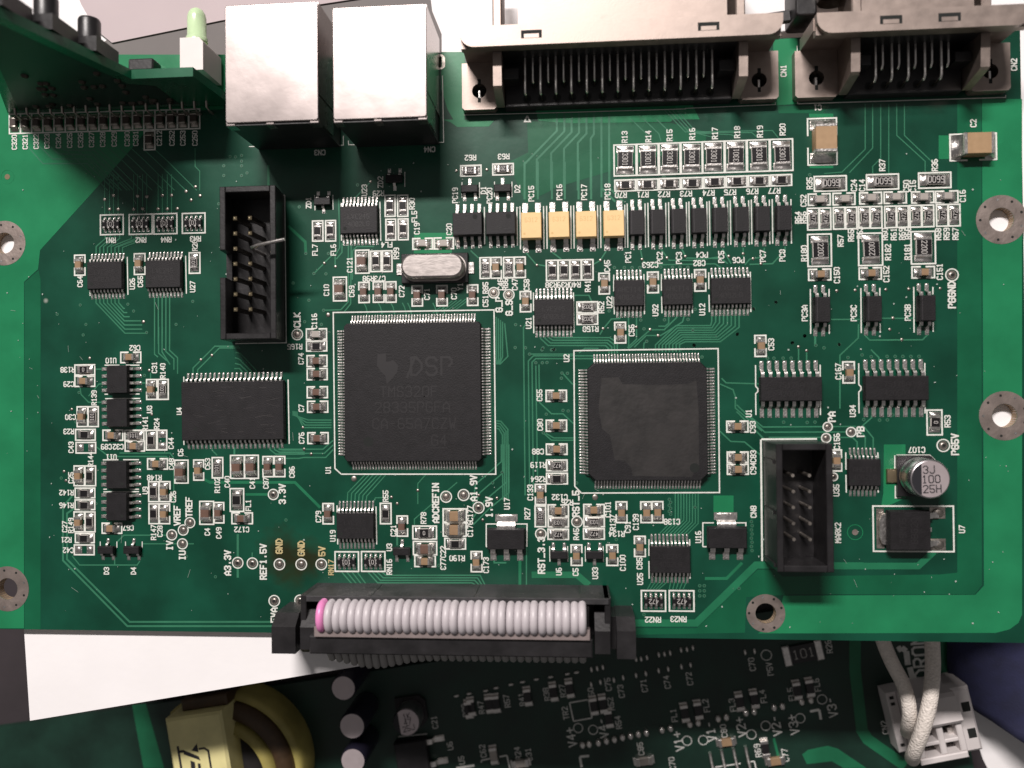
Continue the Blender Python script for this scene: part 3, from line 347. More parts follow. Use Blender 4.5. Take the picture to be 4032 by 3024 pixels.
D['LINES'] = [
 (0.2, [(-68.75, 23.44), (-68.65, 16.65)]), (0.2, [(-57.95, 23.4), (-57.84, 16.65)]), (0.2, [(-75.75, 17.61), (-75.71, 16.58)]), (0.16, [(-34.44, 33.54), (-34.39, 30.85)]), (0.16, [(-31.18, 33.49), (-31.16, 30.87)]), 
 (0.16, [(-18.36, 37.14), (-18.38, 34.53)]), (0.2, [(-22.81, 32.05), (-22.7, 25.22)]), (0.2, [(-29.7, 32.04), (-29.7, 31.23)]), (0.2, [(-29.7, 26.49), (-29.68, 25.38)]), 
 (0.22, [(-30.04, -15.43), (-31.16, -14.43), (-31.26, 12.84), (-2.98, 12.81), (-2.95, -15.48), (-30.04, -15.43)]), (0.22, [(11.7, -18.73), (10.58, -17.56), (10.68, 5.59), (34.93, 5.61), (34.87, -18.64), (11.7, -18.73)]), 
 (0.16, [(-8.35, 35.04), (-8.37, 32.35)]), (0.16, [(-5.3, 34.95), (-5.33, 32.26)]), (0.16, [(-2.69, 34.97), (-2.72, 32.29)]), (0.16, [(0.33, 34.88), (0.31, 32.2)]), (0.2, [(-4.49, 30.65), (-4.51, 24.18)]), 
 (0.2, [(1.14, 30.49), (1.16, 23.85)]), (0.2, [(-9.57, 25.7), (-9.55, 24.1)]), (0.2, [(1.68, 30.58), (1.69, 23.15)]), (0.2, [(5.73, 30.51), (5.74, 23.09)]), (0.2, [(6.26, 30.53), (6.27, 23.12)]), 
 (0.2, [(10.4, 30.46), (10.4, 23.06)]), (0.2, [(10.89, 30.48), (10.89, 23.09)]), (0.2, [(14.96, 30.41), (14.96, 23.04)]), (0.2, [(15.45, 30.44), (15.45, 23.06)]), (0.2, [(19.57, 30.36), (19.57, 23.01)]), 
 (0.2, [(19.99, 30.57), (20.01, 23.02)]), (0.2, [(23.0, 30.49), (23.01, 22.95)]), (0.2, [(23.48, 30.58), (23.49, 23.03)]), (0.2, [(26.47, 30.5), (26.48, 22.96)]), (0.2, [(26.96, 30.59), (26.97, 23.05)]), 
 (0.2, [(29.94, 30.51), (29.95, 22.98)]), (0.2, [(30.36, 30.6), (30.37, 23.07)]), (0.2, [(33.35, 30.52), (33.36, 23.0)]), (0.2, [(33.77, 30.62), (33.78, 23.08)]), (0.2, [(36.79, 30.53), (36.79, 23.01)]), 
 (0.2, [(37.25, 30.63), (37.25, 23.1)]), (0.2, [(40.29, 30.54), (40.29, 23.03)]), (0.2, [(40.73, 30.64), (40.73, 23.11)]), (0.2, [(43.7, 30.55), (43.7, 23.04)]), (0.2, [(44.18, 30.65), (44.17, 23.13)]), 
 (0.2, [(47.25, 30.56), (47.25, 23.06)]), (0.2, [(50.23, 15.38), (50.19, 7.87)]), (0.2, [(53.28, 15.32), (53.26, 14.07)]), (0.2, [(53.24, 9.36), (53.22, 7.83)]), (0.2, [(58.44, 15.37), (58.4, 7.9)]), 
 (0.2, [(61.5, 15.35), (61.48, 14.07)]), (0.2, [(61.47, 9.42), (61.45, 7.89)]), (0.2, [(66.95, 15.4), (66.89, 7.85)]), (0.2, [(70.01, 15.34), (69.99, 14.1)]), (0.2, [(69.96, 9.48), (69.94, 7.92)]), 
 (0.2, [(17.59, 18.46), (17.55, 15.62)]), (0.2, [(17.58, 14.64), (17.61, 11.7)]), (0.2, [(22.67, 18.45), (22.69, 11.61)]), (0.2, [(25.62, 18.39), (25.59, 15.56)]), (0.2, [(25.62, 14.58), (25.64, 11.75)]), 
 (0.2, [(30.72, 18.38), (30.73, 11.67)]), (0.2, [(33.53, 18.52), (33.5, 15.7)]), (0.2, [(33.53, 14.73), (33.55, 11.81)]), (0.2, [(40.41, 18.47), (40.42, 11.7)]), (0.2, [(3.85, 15.68), (3.82, 12.52)]), 
 (0.2, [(3.83, 11.73), (3.84, 8.67)]), (0.2, [(10.69, 15.55), (10.72, 8.67)]), (0.2, [(41.08, 2.76), (41.06, -0.81), (41.41, -1.2), (41.41, -1.68), (41.04, -2.06), (41.04, -5.63)]), (0.2, [(51.66, 2.69), (51.6, -5.71)]), 
 (0.2, [(57.92, 2.85), (57.89, -0.69), (58.24, -1.08), (58.23, -1.56), (57.87, -1.93), (57.86, -5.47)]), (0.2, [(68.53, 2.77), (68.46, -5.55)]), (0.2, [(55.62, -11.96), (55.61, -14.83)]), (0.2, [(55.6, -15.69), (55.62, -18.65)]), 
 (0.2, [(60.79, -11.98), (60.83, -12.93)]), (0.2, [(60.76, -17.7), (60.77, -18.65)]), (0.2, [(23.02, -26.54), (22.98, -29.35)]), (0.2, [(22.97, -30.23), (22.98, -33.2)]), (0.2, [(29.81, -26.51), (29.81, -33.14)]), 
 (0.16, [(6.19, -27.79), (6.21, -30.43)]), (0.16, [(9.25, -27.77), (9.26, -30.41)]), (0.16, [(12.26, -27.76), (12.27, -30.39)]), (0.16, [(15.29, -27.74), (15.3, -30.37)]), (0.2, [(-30.83, -20.87), (-30.82, -22.27)]), 
 (0.2, [(-30.77, -26.67), (-30.76, -27.67)]), (0.2, [(-23.92, -21.06), (-23.85, -27.64)]), (0.2, [(-73.07, 4.13), (-70.29, 4.09)]), (0.2, [(-69.11, 4.08), (-66.55, 4.05)]), (0.2, [(-73.09, -1.07), (-72.45, -1.08)]), 
 (0.2, [(-72.99, -1.87), (-66.47, -1.89)]), (0.2, [(-68.39, -1.1), (-66.58, -1.09)]), (0.2, [(-73.46, -12.81), (-70.58, -12.78)]), (0.2, [(-69.68, -12.78), (-66.74, -12.79)]), (0.2, [(-73.38, -18.04), (-72.74, -18.04)]), 
 (0.2, [(-73.38, -18.51), (-66.77, -18.47)]), (0.2, [(-68.47, -18.04), (-66.77, -18.04)]), (0.16, [(-74.01, -27.37), (-74.01, -28.5)]), (0.16, [(-70.91, -27.36), (-70.91, -28.48)]), (0.16, [(-69.31, -27.35), (-69.31, -28.47)]), 
 (0.16, [(-66.22, -27.33), (-66.23, -28.46)]), (0.2, [(-58.4, 1.91), (-58.41, 0.99)]), (0.2, [(-39.44, 1.19), (-39.31, -10.1)]), (0.2, [(-58.46, -9.4), (-58.43, -10.21)]), 
 (0.15, [(-46.25, 42.47), (-29.23, 42.17), (-29.22, 43.79)]), (0.15, [(-28.34, 42.95), (-28.29, 42.2), (-11.49, 42.08), (-11.59, 53.7)]), (0.12, [(-7.92, 46.7), (6.41, 46.54), (30.03, 46.37)]), 
 (0.12, [(29.93, 46.47), (44.91, 46.56), (44.91, 46.99)]), (0.15, [(48.61, 56.35), (48.57, 46.56), (82.02, 46.37), (82.03, 46.75)]), (0.18, [(-39.81, 33.63), (-39.72, 7.66), (-48.97, 7.65)]), 
 (0.18, [(-41.31, 33.74), (-39.81, 33.7)]), (0.3, [(50.99, -9.69), (41.87, -9.72)]), (0.3, [(41.81, -9.77), (41.75, -30.11)]), (0.2, [(31.99, -27.76), (32.04, -23.74), (33.87, -23.73)]), 
 (0.2, [(37.23, -23.72), (39.16, -23.72), (39.11, -27.72)]), (0.2, [(31.99, -27.76), (32.62, -27.75)]), (0.2, [(38.6, -27.72), (39.11, -27.72)]), (0.2, [(-4.71, -27.94), (-4.67, -24.04), (-2.88, -24.03)]), 
 (0.2, [(0.38, -24.02), (2.36, -24.02), (2.28, -27.91)]), (0.2, [(-4.71, -27.94), (-4.21, -27.94)]), (0.2, [(63.51, -12.47), (63.48, -14.66)]), (0.2, [(63.53, -17.51), (63.5, -19.5), (64.42, -19.5)]), 
 (0.12, [(63.79, -12.41), (69.11, -12.43), (70.02, -13.34)]), (0.25, [(3.08, 46.16), (2.6, 45.19), (3.59, 45.15), (3.08, 46.16)]), ]
D['RECT'] = [
 (-90.82, 46.24, -88.8, 49.87, 0), (-88.68, 46.22, -86.67, 49.85, 0), (-86.55, 46.21, -84.54, 49.83, 0), (-84.42, 46.19, -82.42, 49.81, 0), (-82.3, 46.17, -80.3, 49.78, 0), (-80.18, 46.15, -78.19, 49.76, 0), 
 (-78.07, 46.13, -76.08, 49.74, 0), (-75.96, 46.11, -73.98, 49.72, 0), (-73.86, 46.09, -71.88, 49.69, 0), (-71.76, 46.08, -69.78, 49.67, 0), (-69.66, 46.06, -67.69, 49.65, 0), (-67.57, 46.04, -65.61, 49.63, 0), 
 (-65.49, 46.02, -63.53, 49.6, 0), (-63.41, 46.0, -61.45, 49.58, 0), (-61.33, 45.98, -59.38, 49.56, 0), (-59.26, 45.97, -57.31, 49.54, 0), (-57.19, 45.95, -55.25, 49.52, 0), (-65.45, 42.45, -63.53, 45.91, 0), 
 (-73.76, 27.46, -69.41, 31.09, 0), (-68.4, 27.39, -64.03, 31.03, 0), (-63.82, 27.34, -59.47, 31.03, 0), (-58.56, 27.35, -54.29, 30.97, 0), (-57.33, 20.2, -55.28, 23.94, 0), (-78.64, 20.29, -76.59, 23.99, 2), 
 (-67.48, 20.2, -65.39, 24.0, 2), (-21.94, 29.39, -20.07, 33.16, 0), (-19.73, 29.33, -17.84, 33.1, 0), (-21.83, 25.27, -20.0, 28.98, 0), (-19.64, 25.26, -17.81, 28.97, 0), (-34.89, 25.38, -32.94, 29.02, 0), 
 (-32.57, 25.33, -30.68, 29.02, 0), (-24.56, 19.82, -22.63, 23.47, 0), (-22.48, 19.78, -20.7, 23.48, 0), (-27.24, 19.57, -24.77, 23.69, 0), (-31.24, 14.82, -28.81, 19.05, 0), (-26.7, 14.44, -24.77, 18.05, 2), 
 (-24.15, 14.45, -22.16, 18.1, 2), (-21.92, 14.41, -20.03, 18.06, 2), (-17.3, 13.67, -15.39, 17.27, 2), (-12.97, 13.63, -11.06, 17.22, 2), (-17.09, 23.54, -13.56, 25.5, 1), (-13.35, 23.51, -9.88, 25.51, 1), 
 (-36.13, 8.14, -32.43, 10.06, 1), (-36.11, 6.09, -32.41, 7.94, 0), (-36.05, 3.38, -32.39, 5.39, 1), (-36.03, 1.06, -32.37, 3.11, 1), (-36.05, -2.1, -32.35, -0.09, 1), (-36.01, -4.63, -32.31, -2.62, 1), 
 (-36.0, -10.1, -32.28, -8.13, 1), (5.8, -3.08, 9.37, -1.12, 1), (5.78, -8.19, 9.34, -6.23, 1), (5.76, -12.16, 9.37, -10.3, 1), (36.16, -8.51, 39.75, -6.61, 1), (36.19, -13.62, 39.7, -11.79, 1), (36.17, -15.61, 39.71, -13.82, 1), 
 (5.77, -14.97, 9.36, -13.04, 0), (5.75, -17.2, 9.38, -15.3, 0), (40.97, 4.16, 42.88, 7.77, 2), (-8.6, 36.04, -4.96, 37.94, 0), (-3.01, 36.07, 0.63, 38.06, 0), (17.8, 35.27, 21.63, 40.65, 0), (21.69, 35.27, 25.36, 40.66, 0), 
 (25.42, 35.29, 29.03, 40.67, 0), (29.1, 35.3, 32.71, 40.69, 0), (32.71, 35.31, 36.38, 40.7, 0), (36.44, 35.32, 40.06, 40.71, 0), (40.12, 35.33, 43.85, 40.73, 0), (43.91, 35.33, 47.69, 40.73, 0), (17.89, 32.68, 21.48, 34.64, 0), 
 (21.66, 32.7, 25.24, 34.65, 0), (25.41, 32.72, 28.98, 34.67, 0), (29.15, 32.74, 32.7, 34.68, 0), (32.87, 32.76, 36.41, 34.69, 0), (36.58, 32.78, 40.1, 34.71, 0), (40.27, 32.8, 43.78, 34.72, 0), (43.95, 32.82, 47.44, 34.73, 0), 
 (50.09, 36.13, 54.9, 44.0, 2), (73.03, 36.13, 80.48, 40.57, 1), (51.06, 31.7, 56.36, 34.26, 0), (59.56, 31.71, 64.8, 34.29, 0), (67.94, 31.71, 73.17, 34.33, 0), (50.05, 29.36, 53.71, 31.33, 1), (54.08, 29.33, 57.72, 31.35, 1), 
 (58.41, 29.36, 62.03, 31.32, 1), (62.36, 29.35, 66.0, 31.32, 1), (66.79, 29.29, 70.41, 31.23, 1), (70.62, 29.22, 74.26, 31.22, 1), (49.88, 25.23, 51.83, 28.95, 0), (51.83, 25.24, 53.76, 28.95, 0), (54.09, 25.27, 56.03, 28.97, 0), 
 (56.09, 25.26, 57.99, 28.95, 0), (58.2, 25.31, 60.09, 28.97, 0), (60.09, 25.28, 62.04, 28.96, 0), (62.41, 25.3, 64.35, 28.95, 0), (64.35, 25.3, 66.29, 28.94, 0), (66.47, 25.29, 68.4, 28.97, 0), (68.4, 25.3, 70.37, 28.96, 0), 
 (70.7, 25.33, 72.62, 28.99, 0), (72.62, 25.32, 74.54, 28.98, 0), (49.85, 19.1, 53.78, 24.58, 0), (58.1, 19.07, 62.05, 24.53, 0), (66.58, 19.16, 70.53, 24.61, 0), (49.94, 16.79, 53.63, 18.71, 1), (58.16, 16.78, 61.81, 18.77, 1), 
 (66.65, 16.83, 70.34, 18.78, 1), (15.02, 15.16, 16.87, 18.79, 2), (23.23, 15.2, 25.12, 18.81, 2), (31.13, 15.34, 33.04, 19.04, 2), (17.61, 6.75, 19.52, 10.35, 2), (-5.38, 18.22, -3.49, 21.9, 0), (-3.49, 18.22, -1.6, 21.89, 2), 
 (-1.3, 18.24, 0.59, 21.86, 0), (0.59, 18.24, 2.53, 21.86, 2), (1.52, 12.35, 3.44, 15.91, 2), (-7.62, 13.6, -5.72, 17.23, 2), (6.07, 17.59, 8.12, 21.18, 0), (8.12, 17.59, 10.14, 21.18, 0), (10.14, 17.59, 12.1, 21.17, 0), 
 (12.1, 17.61, 14.12, 21.17, 0), (11.22, 12.07, 14.83, 13.94, 0), (11.23, 10.01, 14.81, 11.87, 0), (55.29, -0.45, 57.23, 3.15, 2), (68.7, -9.17, 71.17, -4.99, 0), (53.08, -15.1, 54.95, -11.51, 2), 
 (59.83, -28.41, 72.77, -20.83, 0), (20.53, -29.5, 22.42, -26.0, 2), (17.5, -23.77, 19.4, -20.17, 2), (21.66, -23.76, 23.55, -20.17, 2), (23.55, -23.76, 25.45, -20.13, 2), (21.59, -38.72, 25.72, -35.17, 0), 
 (26.26, -38.66, 30.45, -35.13, 0), (3.78, -20.73, 5.65, -17.19, 2), (3.71, -24.52, 5.62, -20.89, 0), (5.96, -22.69, 9.51, -20.69, 1), (12.03, -22.61, 15.59, -20.62, 1), (5.94, -24.55, 9.49, -22.82, 0), 
 (5.88, -26.66, 9.47, -24.84, 0), (12.01, -24.49, 15.57, -22.77, 0), (11.95, -26.58, 15.55, -24.72, 0), (9.8, -31.09, 11.72, -27.51, 2), (15.84, -31.05, 17.78, -27.48, 2), (-12.18, -23.77, -8.04, -21.4, 0), 
 (-12.2, -26.19, -8.1, -23.81, 0), (-11.94, -28.4, -8.25, -26.49, 0), (-7.38, -32.29, -5.43, -28.74, 2), (-20.28, -26.23, -18.34, -22.65, 2), (-17.51, -26.71, -13.28, -24.38, 0), (-17.43, -29.42, -13.27, -27.04, 0), 
 (-17.21, -31.47, -13.53, -29.48, 1), (-33.4, -24.14, -31.43, -20.51, 2), (-23.2, -24.09, -21.22, -20.46, 0), (-31.29, -32.4, -27.03, -28.9, 0), (-26.6, -32.37, -22.36, -28.84, 0), (-53.33, -16.09, -51.3, -12.42, 0), 
 (-49.98, -16.18, -47.4, -12.05, 0), (-47.4, -16.18, -44.84, -12.04, 0), (-44.11, -15.9, -42.1, -12.27, 2), (-42.04, -15.89, -40.07, -12.26, 2), (-50.08, -22.0, -47.54, -17.9, 0), (-49.79, -24.16, -45.98, -22.16, 1), 
 (-55.64, -24.28, -53.02, -20.15, 0), (-53.02, -24.03, -51.17, -20.35, 2), (-70.07, 4.48, -66.27, 6.43, 1), (-78.66, 2.38, -74.85, 4.27, 0), (-78.67, 0.32, -74.86, 2.26, 1), (-65.3, -2.12, -63.32, 1.5, 2), 
 (-63.17, -2.13, -61.22, 1.5, 0), (-78.27, -6.88, -76.22, -3.24, 2), (-76.2, -6.89, -74.22, -3.25, 0), (-78.56, -9.31, -74.8, -7.29, 0), (-78.5, -11.61, -74.74, -9.62, 0), (-73.45, -9.37, -69.66, -7.45, 1), 
 (-69.38, -9.39, -65.76, -7.51, 0), (-69.33, -11.3, -65.67, -9.44, 1), (-65.41, -11.11, -63.43, -7.53, 0), (-63.37, -11.11, -61.53, -7.54, 0), (-60.18, -16.99, -57.65, -12.86, 0), (-56.7, -16.48, -54.81, -12.83, 2), 
 (-65.19, -14.52, -61.44, -12.58, 1), (-78.89, -17.46, -76.87, -13.83, 2), (-76.82, -17.47, -74.76, -13.83, 0), (-78.69, -19.62, -74.93, -17.79, 0), (-78.7, -21.73, -74.94, -19.89, 0), (-65.01, -20.29, -63.05, -16.66, 0), 
 (-63.01, -20.29, -60.98, -16.66, 2), (-64.98, -24.2, -63.07, -20.59, 0), (-63.03, -24.19, -61.07, -20.59, 2), (-78.93, -25.69, -76.89, -22.05, 2), (-76.85, -25.68, -74.91, -22.05, 0), (-78.69, -27.63, -75.08, -25.89, 0), 
 (-78.89, -29.78, -75.09, -27.94, 0), (-73.68, -25.93, -69.94, -24.05, 1), ]
D['ICS'] = [
 ('logic_chip', '', -72.36, 20.07, 10, 0.65, 6.6, 5.0, 7.6, 1.2, 0, 'row'), ('logic_chip', '', -61.59, 20.1, 10, 0.65, 6.6, 5.0, 7.6, 1.2, 0, 'row'), ('logic_chip', '', -26.31, 28.77, 10, 0.65, 6.7, 4.9, 7.9, 1.2, 0, 'row'), 
 ('processor_chip', 'large black quad flat chip with faint laser lettering', -17.1, -1.22, 44, 0.5, 24, 24, 26.4, 1.5, 0, 'qfp'), 
 ('gate_array_chip', 'black quad flat chip with patchy glue stain', 22.86, -6.55, 36, 0.5, 20, 20, 22.4, 1.5, 0, 'qfp'), 
 ('optocoupler', 'black eight pin optocoupler with round dot', -7.22, 27.38, 4, 1.27, 5.2, 4.0, 7.1, 2.2, 0, 'dot'), 
 ('optocoupler', 'black eight pin optocoupler with round dot', -1.53, 27.37, 4, 1.27, 5.2, 4.0, 7.1, 2.2, 0, 'dot'), ('logic_chip', '', 20.11, 15.18, 7, 0.65, 5.1, 4.5, 7.6, 1.2, 0, 'row'), 
 ('logic_chip', '', 28.17, 15.2, 7, 0.65, 5.1, 4.5, 7.6, 1.2, 0, 'row'), ('logic_chip', '', 36.97, 15.2, 10, 0.65, 6.7, 4.5, 7.6, 1.2, 0, 'row'), ('logic_chip', '', 7.31, 12.14, 10, 0.65, 6.7, 4.6, 7.8, 1.2, 0, 'row'), 
 ('driver_chip', '', 46.49, -1.34, 8, 1.27, 10.1, 4.1, 9.0, 1.7, 0, 'pin'), ('driver_chip', '', 63.43, -1.35, 8, 1.27, 10.2, 4.1, 9.0, 1.7, 0, 'pin'), ('logic_chip', '', 58.27, -15.24, 7, 0.65, 5.3, 4.5, 7.5, 1.2, 0, 'row'), 
 ('logic_chip', '', 26.42, -29.77, 10, 0.65, 6.8, 4.6, 7.7, 1.2, 0, 'row'), ('logic_chip', '', -27.36, -24.26, 10, 0.65, 6.7, 4.6, 7.8, 1.2, 0, 'row'), ('amplifier_chip', '', -69.89, 1.52, 4, 1.27, 5.0, 3.9, 6.9, 1.6, 90, 'pin'), 
 ('amplifier_chip', '', -69.92, -4.42, 4, 1.27, 5.0, 3.9, 6.9, 1.6, 90, 'pin'), ('amplifier_chip', '', -70.06, -15.33, 4, 1.27, 5.0, 3.9, 6.9, 1.6, 90, 'pin'), 
 ('amplifier_chip', '', -70.09, -20.98, 4, 1.27, 5.0, 3.9, 6.9, 1.6, 90, 'pin'), ('memory_chip', 'wide black memory chip with scuffed top', -49.09, -4.17, 22, 0.8, 18.6, 10.4, 12.9, 1.2, 0, 'row'), ]
D['SOT'] = [('transistor', -32.84, 32.23, 1), ('transistor', -20.14, 35.84, 1), ('diode', -6.96, 33.7, 0), ('diode', -1.27, 33.64, 0), ('transistor', 7.77, -29.15, 1), ('transistor', 13.8, -29.12, 1), ('transistor', -19.35, -28.71, 0), ('diode', -72.52, -28.74, 0), ('diode', -67.76, -28.72, 0)]
D['OPTO'] = [('T', 3.68, 26.84), ('T', 8.39, 26.86), ('T', 12.96, 26.82), ('T', 17.59, 26.83), ('B', 21.45, 26.92), ('B', 24.89, 26.94), ('B', 28.34, 26.96), ('B', 31.78, 26.98), ('B', 35.26, 27.0), ('B', 38.71, 27.01), ('B', 42.14, 27.03), ('B', 45.62, 27.05), ('B', 51.64, 11.74), ('B', 59.86, 11.74), ('B', 68.36, 11.69)]
D['RN'] = [(-71.58, 29.27, '101'), (-66.22, 29.21, '101'), (-61.64, 29.18, '101'), (-56.43, 29.16, '101'), (23.66, -36.94, '472'), (28.36, -36.9, '472'), (-29.16, -30.65, '101'), (-24.48, -30.6, '101')]
D['TP'] = [
 (-37.74, 9.1, 1.05, 0), (73.08, 17.27, 1.1, 1), (-2.99, 15.77, 1.0, 0), (-0.39, 15.37, 1.0, 0), (71.29, -10.88, 1.1, 1), (52.75, -7.69, 0.85, 0), (52.48, -9.55, 0.85, 0), (56.55, -8.58, 0.87, 0), (53.61, -16.03, 0.75, 1), 
 (4.7, -25.7, 1.0, 0), (10.9, -23.62, 1.0, 0), (-11.61, -19.36, 1.05, 0), (-8.55, -19.06, 1.05, 0), (-5.98, -21.24, 1.05, 1), (-42.24, -18.97, 1.0, 1), (-48.75, -30.99, 1.05, 1), (-46.09, -31.07, 1.05, 1), 
 (-41.22, -31.2, 1.05, 0), (-37.3, -31.18, 1.05, 0), (-33.71, -31.15, 1.05, 0), (-42.19, -37.62, 1.05, 1), (-37.55, -37.5, 1.05, 1), (-57.43, -23.95, 1.0, 0), (-58.66, -25.27, 1.0, 0), (-60.76, -26.13, 1.0, 0), 
 (-58.82, -27.71, 1.0, 0), ]
